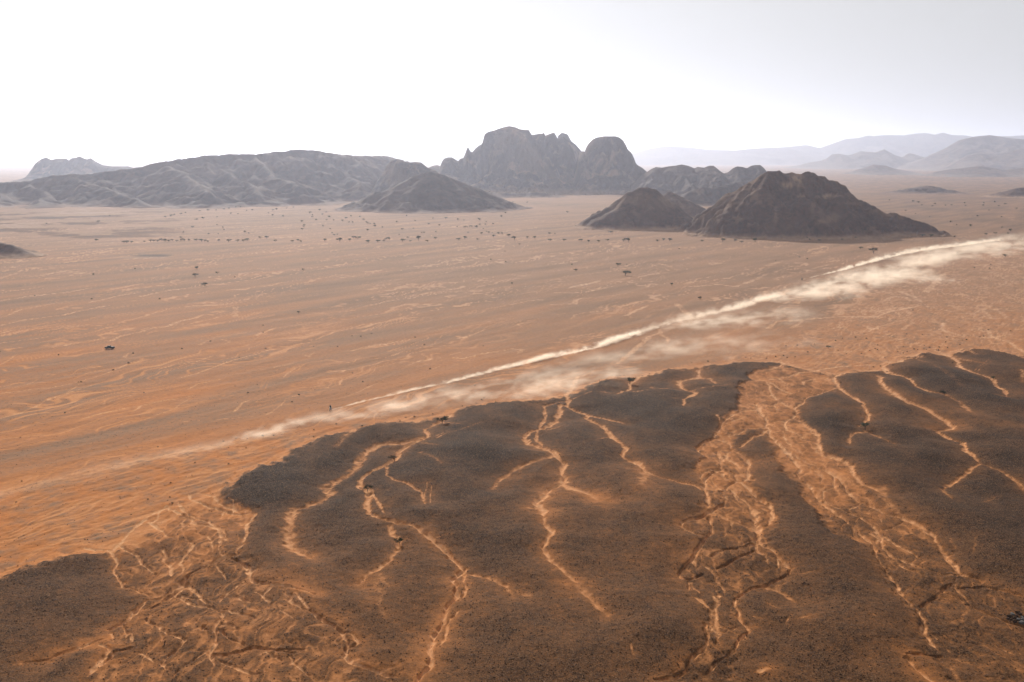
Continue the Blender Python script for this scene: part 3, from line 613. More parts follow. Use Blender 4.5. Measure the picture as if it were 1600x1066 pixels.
massif('mountain', 'low blue grey foothill before the right mountain', S0('1470,265 1490,256 1510,243 1530,238 1550,241 1580,237 1600,230 1650,228 1720,245 1760,265'), 7600, 600, 600, M_FAR, 20, 'slope', 150)
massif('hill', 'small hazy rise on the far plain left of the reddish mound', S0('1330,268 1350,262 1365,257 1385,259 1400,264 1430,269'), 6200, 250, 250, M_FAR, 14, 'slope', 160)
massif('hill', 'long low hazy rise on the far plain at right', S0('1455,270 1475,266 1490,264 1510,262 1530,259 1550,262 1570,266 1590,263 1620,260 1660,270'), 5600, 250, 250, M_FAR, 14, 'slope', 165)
massif('mesa', 'distant flat topped mesa with a notch behind the left ridge', S0('44,282 49,272 53,266 60,252 66,248 72,246 80,250 88,248 98,248 104,248 107,254 112,247 120,246 124,244 130,247 136,249 141,247 148,252 160,258 175,260 200,260 215,264 230,280'), 4300, 300, 300, M_BUTTE, 4.5, 'cliff', 170, .5)
# left ridge
LR = [(-260, 300, 2500), (-150, 292, 2480), (0, 284, 2460), (50, 282, 2460), (80, 274, 2470), (150, 269, 2480), (200, 263, 2500), (250, 253, 2520), (300, 244, 2560), (340, 241, 2600), (400, 240, 2650), (450, 234, 2720), (475, 233, 2760), (500, 235, 2790), (520, 239, 2800), (560, 243, 3000), (600, 243, 3300), (625, 249, 3500), (650, 258, 3600)]
hill('hill', 'long smooth topped brown ridge rising from the left edge', [(LR, .36), ([(120, 276, 2440), (160, 292, 2280), (215, 312, 2150)], .42), ([(260, 258, 2480), (300, 280, 2320), (330, 300, 2180)], .40), ([(50, 287, 2420), (75, 305, 2250), (60, 322, 2120)], .45), ([(400, 250, 2600), (430, 272, 2450), (470, 290, 2330)], .40), ([(340, 262, 2500), (390, 285, 2330), (400, 304, 2230)], .4), ([(520, 256, 2700), (545, 275, 2600), (560, 290, 2500)], .42), ([(0, 300, 2300), (-10, 320, 2150)], .4)], M_MIDHILL, 5.0, 200, .8, 8, 26)
# buttes
massif('hill', 'low hazy knoll between the left shoulder and the great butte', S0('655,275 668,263 676,259 684,258 692,262 705,268 712,275'), 3700, 160, 160, M_BUTTE, 4, 'dome', 230)
massif('butte', 'steep sided rock shoulder left of the great butte', S0('578,302 584,296 589,284 597,272 600,266 605,257 612,251 622,249 628,252 638,254 650,253 658,254 663,258 668,262 680,266 695,280 715,298'), 2560, 200, 200, M_BUTTE, 2.5, 'cliff', 240, .8, .35)
massif('butte', 'blue grey rock fin behind the great butte', S0('860,262 868,232 872,212 878,207 887,210 893,221 900,226 905,232 912,240 918,262'), 3650, 200, 200, M_BUTTE, 3.2, 'cliff', 250, .6)
massif('butte', 'great craggy sandstone butte with a needle on its left flank', S0('668,300 680,282 686,266 691,252 694,248 700,246 706,246 711,249 716,252 719,248 724,247 727,240 730,231 732,231 735,237 738,238 743,232 748,228 753,225 755,218 757,210 763,206 772,204 780,201 790,198 796,197 806,199 812,202 820,203 826,203 831,211 837,210 842,209 847,209 850,207 852,212 857,210 862,208 866,207 869,212 872,218 876,214 880,213 885,217 890,221 895,230 900,250 905,262 915,280 930,300'), 3180, 330, 300, M_BUTTE, 2.6, 'cliff', 260, 1.0, .42)
massif('butte', 'rounded dome butte right of the great craggy one', S0('888,300 896,278 901,258 903,246 906,240 910,236 914,237 916,230 920,224 926,218 932,215 943,213 955,213 962,213 968,215 974,220 978,227 981,234 986,238 990,246 993,255 996,258 1003,262 1010,268 1018,282 1030,298'), 3080, 300, 280, M_BUTTE, 2.6, 'cliff', 270, .8, .35)
massif('hill', 'jagged brown rock hills between the dome butte and the dark hill', S0('985,292 1000,276 1012,268 1018,264 1025,261 1034,262 1045,260 1055,259 1065,257 1075,259 1085,263 1090,261 1100,262 1108,259 1115,259 1120,263 1126,268 1131,271 1138,269 1145,263 1152,260 1160,261 1167,263 1174,259 1180,258 1188,258 1193,262 1197,267 1205,276 1215,285 1240,300'), 2850, 330, 200, M_MIDHILL, 3.0, 'slope', 280, 1.5, .6)
hill('hill', 'low rocky spur with pale outcrop behind the small dark cone', [([(1075, 302, 2250), (1095, 291, 2280), (1110, 294, 2300), (1150, 285, 2350), (1180, 283, 2400), (1230, 290, 2420)], .5)], M_MIDHILL, 3.5, 290, 1.3, 5, 12, [(1093, 300, 9, 6, .9)])
hill('hill', 'small brown rise at the foot of the great butte', [([(690, 306, 2600), (760, 300, 2650), (800, 302, 2700), (850, 300, 2700)], .3)], M_MIDHILL, 5, 295, 1.2, 4, 14, [(775, 303, 12, 4, .6), (876, 296, 8, 5, .7)])
# dark cones
hill('hill', 'dark pyramid hill standing before the left shoulder butte', [([(575, 308, 2030), (600, 299, 2040), (620, 290, 2050), (645, 278, 2070), (660, 269, 2080), (672, 268, 2080), (690, 272, 2080), (715, 281, 2085), (740, 291, 2090), (762, 302, 2090), (780, 311, 2090)], .46), ([(668, 270, 2070), (655, 290, 2030), (640, 308, 1990)], .55), ([(700, 279, 2070), (720, 300, 2020), (725, 314, 1990)], .5), ([(672, 275, 2060), (690, 300, 2010), (700, 316, 1980)], .5)], M_MIDHILL, 3.0, 300, .9, 5, 13)
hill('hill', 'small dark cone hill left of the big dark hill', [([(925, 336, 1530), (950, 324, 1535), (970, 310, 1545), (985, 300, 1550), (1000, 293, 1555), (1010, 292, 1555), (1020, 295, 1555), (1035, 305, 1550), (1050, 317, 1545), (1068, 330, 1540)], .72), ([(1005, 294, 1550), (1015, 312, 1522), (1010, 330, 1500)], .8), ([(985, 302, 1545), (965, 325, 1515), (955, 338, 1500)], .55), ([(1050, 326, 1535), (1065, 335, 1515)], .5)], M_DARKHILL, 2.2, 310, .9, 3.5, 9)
hill('hill', 'little dark peak peeping out behind the small dark cone', [([(1036, 306, 1780), (1048, 299, 1790), (1058, 304, 1790), (1080, 316, 1790)], .5)], M_DARKHILL, 3, 320, .9, 3.5, 8)
BH = [(1100, 330, 1440), (1120, 318, 1435), (1140, 303, 1430), (1155, 292, 1425), (1170, 284, 1420), (1178, 281, 1420), (1188, 272, 1420), (1200, 267, 1420), (1213, 265, 1420), (1226, 269, 1422), (1243, 270, 1430), (1262, 268, 1430), (1280, 273, 1430), (1292, 280, 1430), (1302, 281, 1428), (1311, 287, 1425), (1325, 301, 1420), (1345, 311, 1415), (1370, 323, 1400), (1400, 334, 1390), (1430, 343, 1380), (1460, 351, 1370)]
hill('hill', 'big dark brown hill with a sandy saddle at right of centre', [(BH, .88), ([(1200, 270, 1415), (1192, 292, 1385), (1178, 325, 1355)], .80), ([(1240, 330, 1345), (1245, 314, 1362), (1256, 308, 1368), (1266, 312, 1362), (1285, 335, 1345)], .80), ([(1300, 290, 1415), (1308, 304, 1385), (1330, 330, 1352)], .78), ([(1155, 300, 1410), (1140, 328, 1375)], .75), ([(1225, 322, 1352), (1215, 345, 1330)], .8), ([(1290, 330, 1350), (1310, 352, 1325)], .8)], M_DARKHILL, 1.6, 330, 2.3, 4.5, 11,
     [(1243, 277, 10, 9, 1.), (1232, 289, 10, 5, .9), (1296, 306, 15, 4, .9), (1255, 307, 9, 2.5, .7), (1300, 340, 14, 12, .45), (1180, 308, 10, 12, .35), (1248, 292, 4, 10, .8), (1165, 296, 22, 2.5, .5), (1285, 347, 20, 4, .4), (1270, 325, 5, 16, .35), (1335, 318, 24, 3, .3), (1150, 318, 18, 3, .35), (1325, 280, 25, 3, .3), (1212, 335, 4, 14, .4)])  # sand of the saddle; narrow patches paint sunlit crest lines
hill('hill', 'dark gravel mound cut by the left edge', [([(-60, 376, 1130), (-20, 377, 1100), (0, 379, 1090), (15, 382, 1085), (32, 390, 1075)], .42)], M_DARKHILL, 1.8, 340, .8, 1.2, 5)
hill('hill', 'low reddish mound far out on the right plain', [([(1430, 295, 3000), (1440, 291, 3000), (1452, 290, 3010), (1465, 294, 3010)], .2)], M_MIDHILL, 5, 350, .8, 3, 10, [(1445, 293, 16, 5, .8)])
hill('hill', 'small dark mound at the right edge of the plain', [([(1580, 298, 2700), (1592, 293, 2700), (1610, 292, 2700), (1640, 298, 2700)], .3)], M_DARKHILL, 5, 360, .8, 3, 10)
# ------------------------------------------------------------------ plants
def leaf_cloud(n, pos_fn, size, seed):
    r = random.Random(seed); vs = []; fs = []
    for i in range(n):
        p = Vector(pos_fn(r)); s = size * r.uniform(.6, 1.4)
        a = Vector((r.gauss(0, 1), r.gauss(0, 1), r.gauss(0, .7))).normalized(); b = a.orthogonal().normalized()
        k = len(vs); vs += [p - a * s, p + b * s * .5, p + a * s, p - b * s * .5]; fs.append((k, k + 1, k + 2, k + 3))
    return vs, fs
def tube_bm(bm, p0, p1, r0, r1, seg=5):
    p0, p1 = Vector(p0), Vector(p1); ax = (p1 - p0).normalized(); u = ax.orthogonal().normalized(); v = ax.cross(u)
    a = []; b = []
    for i in range(seg):
        t = 2 * math.pi * i / seg; d = u * math.cos(t) + v * math.sin(t)
        a.append(bm.verts.new(p0 + d * r0)); b.append(bm.verts.new(p1 + d * r1))
    for i in range(seg): bm.faces.new((a[i], a[(i + 1) % seg], b[(i + 1) % seg], b[i]))
    bm.faces.new(b); bm.faces.new(a[::-1])
def to_me(bm, name):
    me = bpy.data.meshes.new(name); bmesh.ops.recalc_face_normals(bm, faces=bm.faces); bm.to_mesh(me); bm.free(); return me

ACACIA = []
for v in range(4):
    r = random.Random(50 + v)
    clumps = [(r.uniform(-1, 1) * 1.0, r.uniform(-1, 1) * 1.0, 1.55 + r.uniform(-.25, .3), r.uniform(.35, .75)) for _ in range(6 + v)]
    def pos(q, clumps=clumps):
        c = q.choice(clumps)
        return (c[0] + q.gauss(0, .5) * c[3], c[1] + q.gauss(0, .5) * c[3], c[2] + q.gauss(0, .16))
    vs, fs = leaf_cloud(520, pos, .13, 60 + v)
    me = bpy.data.meshes.new('crown'); me.from_pydata([tuple(x) for x in vs], [], fs); me.materials.append(M_LEAF)
    bm = bmesh.new()
    fork = Vector((r.uniform(-.1, .1), r.uniform(-.1, .1), .55))
    tube_bm(bm, (0, 0, -.15), fork, .12, .085)
    for c in clumps: tube_bm(bm, fork, (c[0] * .85, c[1] * .85, c[2]), .055, .02, 4)
    tr = to_me(bm, 'trunk'); tr.materials.append(M_BARK)
    ACACIA.append((me, tr))
BUSH = []
for v in range(5):
    def pos(q, v=v):
        a = q.uniform(0, 2 * math.pi); rr = .5 * math.sqrt(q.random()); zz = abs(q.gauss(.22, .16)) * (1 - rr * .5)
        return (rr * math.cos(a), rr * math.sin(a) * (1 - .1 * v), zz)
    vs, fs = leaf_cloud(150, pos, .085, 80 + v)
    me = bpy.data.meshes.new('bush'); me.from_pydata([tuple(x) for x in vs], [], fs); me.materials.append(M_LEAF if v % 2 == 0 else M_TWIG)
    BUSH.append(me)

ORD = 'first second third fourth fifth sixth seventh eighth ninth tenth eleventh twelfth thirteenth fourteenth fifteenth sixteenth seventeenth eighteenth nineteenth twentieth'.split()
ORD += ['twenty ' + w for w in ORD[:9]] + ['thirtieth'] + ['thirty ' + w for w in ORD[:9]]
def row_labels(pts, noun, sections, bands=((9999, ''),)):
    """a label for each point: its turn from the left within a stretch named by what it stands by"""
    key = []
    for px, py in pts:
        b = next(i for i, (lim, _) in enumerate(bands) if py < lim); x = next(i for i, (lim, _) in enumerate(sections) if px < lim)
        key.append((b, x))
    out = [None] * len(pts)
    for k in set(key):
        ids = sorted([i for i in range(len(pts)) if key[i] == k], key=lambda i: (pts[i][0], pts[i][1]))
        for n, i in enumerate(ids): out[i] = ' '.join(f'{ORD[n]} {noun} from the left {bands[k[0]][1]} {sections[k[1]][1]}'.split())
    return out

def put_tree(px, py, hpx, label, group=None, var=None, wide=1.0, name='acacia_tree'):
    x, y = gnd(px, py); s = hpx * m_per_px(py) / 1.75; wide = wide * .92
    me, tr = ACACIA[rng.randrange(4) if var is None else var]
    e = empty(name, (x, y, ground_z(x, y) - .02), rng.uniform(0, 6.28)); e.scale = (s * wide, s * wide, s)
    tag(e, label, 'tree', group)
    for nm, m in (('crown', me), ('trunk', tr)): link(nm, m, None, e)
    return e
def put_bush(px, py, wpx, label, group):
    x, y = gnd(px, py); s = wpx * m_per_px(py)
    o = link('desert_bush', BUSH[rng.randrange(5)]); o.location = (x, y, ground_z(x, y) - .03)
    o.scale = (s, s, s * rng.uniform(1.0, 1.35)); o.rotation_euler = (0, 0, rng.uniform(0, 6.28)); tag(o, label, 'bush', group)
    return o

# trees that can be told apart
for px, py, h, wd, lab in ((691, 664, 10, 1.2, 'dark acacia with upright branches at the head of the first sandy channel'), (616, 720, 9, 1.2, 'squat dark acacia in the channel bend below the dust trail'),
    (574, 768, 9, 1.1, 'round dark acacia standing in the forked sandy channel at left'), (625, 852, 10, 1.0, 'bare thin shrub inside the loop of the left channel'),
    (984, 600, 9, 1.0, 'dark acacia at the rim of the gravel flat below the dust'), (1352, 671, 9, 1.3, 'wide dark acacia on the channel bend right of the braided wash'),
    (1475, 618, 6, 1.3, 'flat dark acacia in the middle right channel'), (1552, 595, 5, 1.2, 'small dark acacia in the channel near the right edge'),
    (977, 431, 7, 1.5, 'widest lone acacia on the upper plain with a light streak before it'), (965, 416, 4.5, 1.4, 'lone acacia just behind the widest one on the upper plain'),
    (1365, 396, 8, 1.2, 'tall acacia standing just above the upper dust plume'), (1344, 390, 4, 1.2, 'short acacia left of the tall one above the dust'),
    (305, 433, 4.5, 1.6, 'middle umbrella acacia of the left plain trio'), (308, 421, 4, 1.4, 'topmost umbrella acacia of the left plain trio'), (320, 447, 4.5, 1.6, 'lowest umbrella acacia of the left plain trio'),
    (340, 428, 3, 1.3, 'small acacia right of the left plain trio'), (1050, 447, 4, 1.1, 'lone acacia on the plain right of the light washes'), (1094, 468, 4, 1.1, 'lone acacia near the crossing tyre tracks above the dust'),
    (900, 424, 3.5, 1.4, 'small flat acacia left of the widest lone acacia'), (531, 378, 5, 1.4, 'largest round acacia in the dotted tree line left of centre'),
    (654, 376, 7, .8, 'tallest acacia of the tree line below the pyramid hill'), (804, 376, 6, .9, 'upright acacia of the tree line below the great butte'),
    (982, 379, 6, 1.0, 'leaning acacia of the tree line below the small dark cone'), (1129, 378, 4.5, 1.4, 'rounded acacia of the tree line left of the big dark hill'),
    (1180, 379, 5.5, 1.1, 'forked acacia at the foot of the big dark hill'), (474, 423, 3, 1.0, 'single dot of an acacia on the empty plain left of centre'), (467, 490, 3.5, 1.0, 'single small acacia mid plain above the rider'),
    (1571, 402, 4, 1.3, 'flat acacia under the end of the upper dust plume'), (1294, 545, 4.5, 1.2, 'largest dark shrub of the wash below the wide dust cloud')):
    put_tree(px, py, h, lab, wide=wd)

G1 = 'trees in the dotted line across the plain'
line = [(150, 377), (194, 380), (198, 380), (205, 380), (225, 379), (235, 378), (240, 378), (246, 378), (252, 377), (258, 378), (264, 378), (270, 377), (276, 378), (283, 377), (288, 377), (295, 377), (307, 377), (315, 378), (320, 378), (325, 379), (342, 378), (357, 378), (371, 378), (380, 378), (386, 377),
    (407, 373), (416, 373), (430, 378), (457, 379), (466, 377), (471, 379), (507, 377), (547, 377), (552, 373), (556, 373), (559, 374), (574, 378), (576, 379), (590, 379), (600, 378), (602, 375), (608, 375), (629, 378), (641, 378), (668, 378), (680, 374), (717, 376), (726, 374), (747, 376), (771, 371), (779, 366), (795, 370),
    (824, 373), (836, 373), (860, 377), (881, 377), (905, 377), (909, 377), (919, 379), (936, 379), (949, 377), (974, 378), (977, 375), (1027, 378), (1036, 377), (1046, 377), (1097, 378), (1148, 378), (1159, 380), (1262, 374), (1266, 376), (1280, 377), (1315, 376), (1336, 373), (1441, 370), (1454, 371), (1491, 371), (1516, 354), (1556, 366), (1565, 357), (1575, 367), (1579, 362), (1541, 368)]
L1 = row_labels(line, 'dot', ((300, 'in the tree line below the left ridge'), (480, 'in the tree line below the ridge end'), (640, 'of the tree line by its largest acacia'), (790, 'in the tree line below the pyramid hill'), (1000, 'in the tree line below the great butte'), (1200, 'in the tree line before the small dark cone'), (9999, 'of acacias around the foot of the big dark hill')))
for (px, py), lb in zip(line, L1): put_tree(px, py, rng.uniform(2.4, 3.9), lb, G1, wide=rng.uniform(1.0, 1.7))
G2 = 'trees scattered on the pale plain before the pyramid hill'
pl = P('d', '650,640 672,660 690,672 700,680 742,685 745,700 790,705 912,718 997,664 943,636 1145,692 1078,686 465,714 475,740 490,755 508,750 300,700 290,718 420,700 697,724 540,664 462,640 353,630 400,598 440,610 485,660 170,638 104,600 128,594 595,637 432,500 895,750 950,770 1125,735 985,712 335,615 415,625 440,658 580,672 605,676 715,682 455,640 375,660 350,640 80,617 105,632 285,670 300,690 880,672 1105,650 1185,650 1260,658 1300,662 1560,615 1535,640 1480,685 1440,670 1435,688 1400,690 1420,712 1440,732 1455,738 1475,740 1516,743 1540,745 1325,738 1300,705 1310,703 1322,704 1336,702 1350,703 1372,702 1380,704 1258,702 1390,650 1400,660 1410,745 190,585 232,580 140,540 75,552 300,553 260,525 330,520 365,505 560,650 1035,738 1050,740')
pl += P('c', '1035,640 1065,635 1087,628 1130,622 1160,615 1250,603 1300,600 1350,600 1400,593 1430,590 1440,620 1485,620 1355,640 1270,650 1225,658 1200,705 1355,690 1393,705 1400,720 1530,735 1555,742 1305,748 1365,745 1145,737 1130,772 1140,778 685,632 615,672 290,682 1475,582 1505,578 1560,568 1540,600 1575,597')
pl += P('e', '267,746 233,745 406,697 345,612 403,482 603,735 617,737 93,550 5,547 415,484 390,482 48,811')
L2 = row_labels(pl, 'hazy tree', ((300, 'before the left part of the ridge'), (420, 'before the middle of the ridge'), (500, 'before the right end of the ridge'), (590, 'left before the pyramid hill'), (690, 'straight before the pyramid hill'), (760, 'at the dark tree cluster'), (820, 'right of the dark tree cluster'), (9999, 'before the great butte')),
                ((335, 'farthest row,'), (350, 'middle row,'), (362, 'nearer row,'), (9999, 'nearest row,')))
for (px, py), lb in zip(pl, L2): put_tree(px, py, rng.uniform(1.5, 2.9), lb, G2, wide=rng.uniform(.9, 1.6))
G3 = 'trees scattered on the far right plain'
pr = P('f', '960,567 940,550 1025,572 1045,558 1110,568 1145,567 1230,555 1235,570 1345,568 1350,555 1440,572 1415,548 905,545 920,620 760,535 1480,560 1550,590 1310,635 1460,640 1380,600 1140,672 1263,693 1180,690 1010,640 860,600')
L3 = row_labels(pr, 'hazy tree', ((1480, 'just right of the big dark hill'), (9999, 'on the far plain near the right edge')), ((325, 'farther row,'), (9999, 'nearer row,')))
for (px, py), lb in zip(pr, L3): put_tree(px, py, rng.uniform(1.5, 2.6), lb, G3, wide=rng.uniform(.9, 1.5))
G4 = 'bushes scattered over the open plain'
pb = P('9', '375,54 718,54 0,172') + P('e', '1045,837') + P('b', '583,118 844,82 366,620 406,981 1469,815 490,789 508,789 707,715 803,670 832,610 1137,580 217,250 573,270 998,270 1468,132 0,600 1315,536 1495,636 900,860 1550,858') + P('a', '600,102 360,167 603,333 668,389 45,78 60,180 45,35 722,85 655,105 995,108 1088,305 1052,155 1368,410 8,405 225,513 268,468 1420,165 510,170 940,... '.replace('940,... ', '')) + P('0', '789,393 767,406 790,410 800,443 146,429 211,420')
pb += P('8', '197,208 245,219 48,234 1384,280 1392,255 1290,275 1183,184 1018,172 1012,190 1355,142 765,307 905,540')
L4 = row_labels(pb, 'small bush', ((230, 'around the parked pickup truck'), (400, 'right of the pickup truck'), (600, 'above the near rider'), (1100, 'above mid dust trail'), (1300, 'left of the far rider'), (9999, 'about the far dust trail')),
                ((450, 'upper plain,'), (580, 'middle plain,'), (9999, 'lower plain,')))
for (px, py), lb in zip(pb, L4): put_bush(px, py, rng.uniform(2.2, 3.6) if py > 420 else rng.uniform(2.2, 3), lb, G4)
G5 = 'bushes along the wash between plain and gravel flats'
pc = P('6', '865,90 965,93 615,117 465,118 423,130 547,110 183,160 290,153 270,158 112,165 438,190 490,211 583,211 248,203 48,230 120,236 170,233 97,223 670,180 684,187 636,192 845,167 913,183 935,185 975,183 990,188 1010,173 978,160 1070,172 1055,189 1065,190 845,207 870,200 812,200 1110,140 1118,108 1195,50 1215,128 1240,125 1325,108 1348,102 1378,62 1515,70 1200,155 1180,158 1122,173 703,289 658,294 745,325 1193,275 1152,270 454,402 685,158 730,235 780,300')
pc += P('1', '82,87 632,123 87,262 65,345 895,103 915,127 990,92 1050,80 1095,80 1255,85 780,190 768,238 680,325 683,270 592,335 340,495 72,607 605,275 915,195 985,128 945,90 350,495 525,395 690,350')
pc += P('4', '658,155 675,150 815,150 1125,68 545,187 600,175 1225,60 1493,40 1590,40 1460,33 520,190 700,150 980,110 860,138') + P('a', '1105,588 990,607 935,608 900,640 775,604 1345,530 1500,520 1550,518 1410,497 1425,487 502,650 362,687 362,738 663,664 737,666 770,659 45,728 1290,538 1375,520')
L5 = row_labels(pc, 'wash bush', ((200, 'left of the fan'), (420, 'around the head of the fan'), (640, 'below the near rider'), (900, 'above the first two channels'), (1180, 'along the gravel edge'), (1330, 'at the mouth of the braided wash'), (1450, 'before the rightmost flats'), (9999, 'in the rightmost wash')),
                ((535, 'upper line,'), (545, 'second line,'), (560, 'third line,'), (9999, '')))
for (px, py), lb in zip(pc, L5): put_bush(px, py, rng.uniform(1.8, 3.2) * (1.15 if py > 640 else 1), lb, G5)

# ------------------------------------------------------------------ stones: loose gravel and outcrops
def stone_field():
    n = 150000
    rs = np.random.RandomState(5)
    py = 1120 - (1120 - 570) * rs.rand(n) ** .85; px = rs.uniform(-130, 1730, n)
    X, Y = gnd(px, py)
    i = np.clip(np.searchsorted(-rows, -py), 1, len(rows) - 1); j = np.clip(np.searchsorted(cols, px), 1, len(cols) - 1)
    g = A_gr[i, j]; keep = rs.rand(n) < np.clip(g * 1.0 + .07, 0, 1)
    X, Y, z = X[keep], Y[keep], H[i, j][keep]
    m = len(X)
    sc = (.05 + .12 * rs.rand(m) ** 4).astype(np.float32)
    me = bpy.data.meshes.new('gravel_stones'); me.vertices.add(m)
    me.vertices.foreach_set('co', np.stack([X, Y, z + sc * .2], -1).astype(np.float32).ravel())
    a = me.attributes.new('size', 'FLOAT', 'POINT'); a.data.foreach_set('value', sc)
    o = link('gravel_stones', me)
    ng = bpy.data.node_groups.new('scatter_stones', 'GeometryNodeTree')
    ng.interface.new_socket('Geometry', in_out='INPUT', socket_type='NodeSocketGeometry'); ng.interface.new_socket('Geometry', in_out='OUTPUT', socket_type='NodeSocketGeometry')
    N = ng.nodes; L = ng.links
    gi = N.new('NodeGroupInput'); go = N.new('NodeGroupOutput')
    ico = N.new('GeometryNodeMeshIcoSphere'); ico.inputs['Radius'].default_value = 1.0; ico.inputs['Subdivisions'].default_value = 1
    tr = N.new('GeometryNodeTransform'); tr.inputs['Scale'].default_value = (1.2, .9, .75)
    sm = N.new('GeometryNodeSetMaterial'); sm.inputs['Material'].default_value = M_STONE
    iop = N.new('GeometryNodeInstanceOnPoints'); at = N.new('GeometryNodeInputNamedAttribute'); at.data_type = 'FLOAT'; at.inputs['Name'].default_value = 'size'
    rv = N.new('FunctionNodeRandomValue'); rv.data_type = 'FLOAT_VECTOR'; rv.inputs[0].default_value = (-.4, -.4, 0); rv.inputs[1].default_value = (.4, .4, 6.28)
    L.new(gi.outputs[0], iop.inputs['Points']); L.new(ico.outputs[0], tr.inputs[0]); L.new(tr.outputs[0], sm.inputs[0]); L.new(sm.outputs[0], iop.inputs['Instance'])
    L.new(at.outputs[0], iop.inputs['Scale']); L.new(rv.outputs[0], iop.inputs['Rotation']); L.new(iop.outputs[0], go.inputs[0])
    md = o.modifiers.new('scatter', 'NODES'); md.node_group = ng
    tag(o, 'dark varnished pebbles and stones strewn over the gravel flats', kind='stuff')
stone_field()

def rock_me(seed):
    r = random.Random(seed); bm = bmesh.new(); bmesh.ops.create_icosphere(bm, subdivisions=2, radius=1)
    dirs = [Vector((r.gauss(0, 1), r.gauss(0, 1), r.gauss(0, 1))).normalized() for _ in range(9)]
    for v in bm.verts:
        for d in dirs:
            k = v.co.dot(d)
            if k > .62: v.co -= d * (k - .62)
        v.co.z *= .7
    me = to_me(bm, 'boulder'); me.materials.append(M_PALESTONE if seed % 3 == 1 else M_STONE); return me
M_PALESTONE = plain_material('pale_boulder_rock', (0.13, 0.12, 0.115), 0.9, var=.7, scale=1.5, spec=.05)
RK = [rock_me(i) for i in range(6)]
BP = [(1577, 966), (1582, 963), (1585, 969), (1589, 966), (1592, 972), (1580, 971), (1594, 964), (1597, 968), (1586, 974), (1575, 969), (1599, 973), (1590, 961), (1583, 966), (1596, 976), (1602, 969)]
BL = row_labels(BP, 'dark boulder', ((9999, 'in the rocky outcrop by the right edge'),))
for k, (px, py) in enumerate(BP):
    x, y = gnd(px, py); o = link('boulder', RK[k % 6]); s = rng.uniform(.35, .8); o.location = (x, y, ground_z(x, y) + s * .25); o.scale = (s, s, s)
    o.rotation_euler = (0, 0, rng.uniform(0, 6)); tag(o, BL[k], 'boulder', 'boulders of the outcrop at the right edge')

# ------------------------------------------------------------------ vehicles and riders
M_TRUCK = plain_material('black_truck_paint', (0.010, 0.011, 0.012), .6, var=.1, spec=.08)
M_TRUCKTOP = plain_material('white_roof_paint', (0.14, 0.13, 0.125), .7, var=.1, spec=.1)
M_GLASS = plain_material('dark_glass', (0.02, 0.025, 0.03), .3, var=.1, spec=.2)
M_RUBBER = plain_material('tyre_rubber', (0.02, 0.02, 0.02), .85)
M_METAL = plain_material('wheel_metal', (0.35, 0.35, 0.36), .35, .8)
M_LAMP = plain_material('lamp_lens', (0.8, 0.8, 0.78), .15)
M_BIKE = plain_material('bike_plastic', (0.02, 0.022, 0.03), .35)
M_SUIT = plain_material('rider_suit', (0.018, 0.02, 0.028), .8)
M_HELM = plain_material('helmet', (0.05, 0.055, 0.07), .3)
def box_me(name, lo, hi, mat, bev=.03, taper=None):
    bm = bmesh.new(); bmesh.ops.create_cube(bm, size=1)
    for v in bm.verts:
        f = [(v.co[i] + .5) for i in range(3)]
        v.co = Vector([lo[i] + (hi[i] - lo[i]) * f[i] for i in range(3)])
        if taper and f[2] > .5:
            v.co.x += taper[0] if f[0] < .5 else -taper[1]; v.co.y += taper[2] if f[1] < .5 else -taper[2]
    bmesh.ops.bevel(bm, geom=bm.edges[:], offset=bev, segments=2, affect='EDGES')
    me = to_me(bm, name); me.materials.append(mat); return me
def torus_me(name, R0, r0, mat, seg=20, rs=8):
    bm = bmesh.new(); ring = []
    for i in range(seg):
        a = 2 * math.pi * i / seg
        ring.append([bm.verts.new(((R0 + r0 * math.cos(b)) * math.cos(a), r0 * 1.1 * math.sin(b), (R0 + r0 * math.cos(b)) * math.sin(a))) for b in [2 * math.pi * k / rs for k in range(rs)]])
    for i in range(seg):
        for k in range(rs): bm.faces.new((ring[i][k], ring[(i + 1) % seg][k], ring[(i + 1) % seg][(k + 1) % rs], ring[i][(k + 1) % rs]))
    me = to_me(bm, name); me.materials.append(mat); return me
def disc_me(name, r, hw, mat, seg=16):
    bm = bmesh.new(); tube_bm(bm, (0, -hw, 0), (0, hw, 0), r, r, seg); me = to_me(bm, name); me.materials.append(mat); return me

px, py = 171.5, 545.5
x, y = gnd(px, py)
tk = empty('pickup_truck', (x, y, ground_z(x, y)), R(172)); tag(tk, 'black pickup truck with pale load parked alone on the left plain', 'pickup truck')
link('body', box_me('body', (-2.6, -.95, .45), (2.6, .95, 1.05), M_TRUCK, .08), None, tk)
link('cabin', box_me('cabin', (-.75, -.86, 1.06), (1.35, .86, 1.82), M_TRUCK, .07, (.25, .55, .12)), None, tk)
link('roof', box_me('roof', (-.45, -.72, 1.825), (.78, .72, 1.88), M_TRUCKTOP, .02), None, tk)
link('bed_cover', box_me('bed_cover', (-2.5, -.85, 1.06), (-.82, .85, 1.42), M_TRUCKTOP, .06, (.1, .1, .08)), None, tk)
link('bonnet', box_me('bonnet', (1.4, -.85, 1.06), (2.5, .85, 1.15), M_TRUCK, .03, (.0, .15, .08)), None, tk)
link('windscreen', box_me('windscreen', (1.0, -.7, 1.2), (1.24, .7, 1.72), M_GLASS, .02, (-.0, .2, .05)), None, tk)
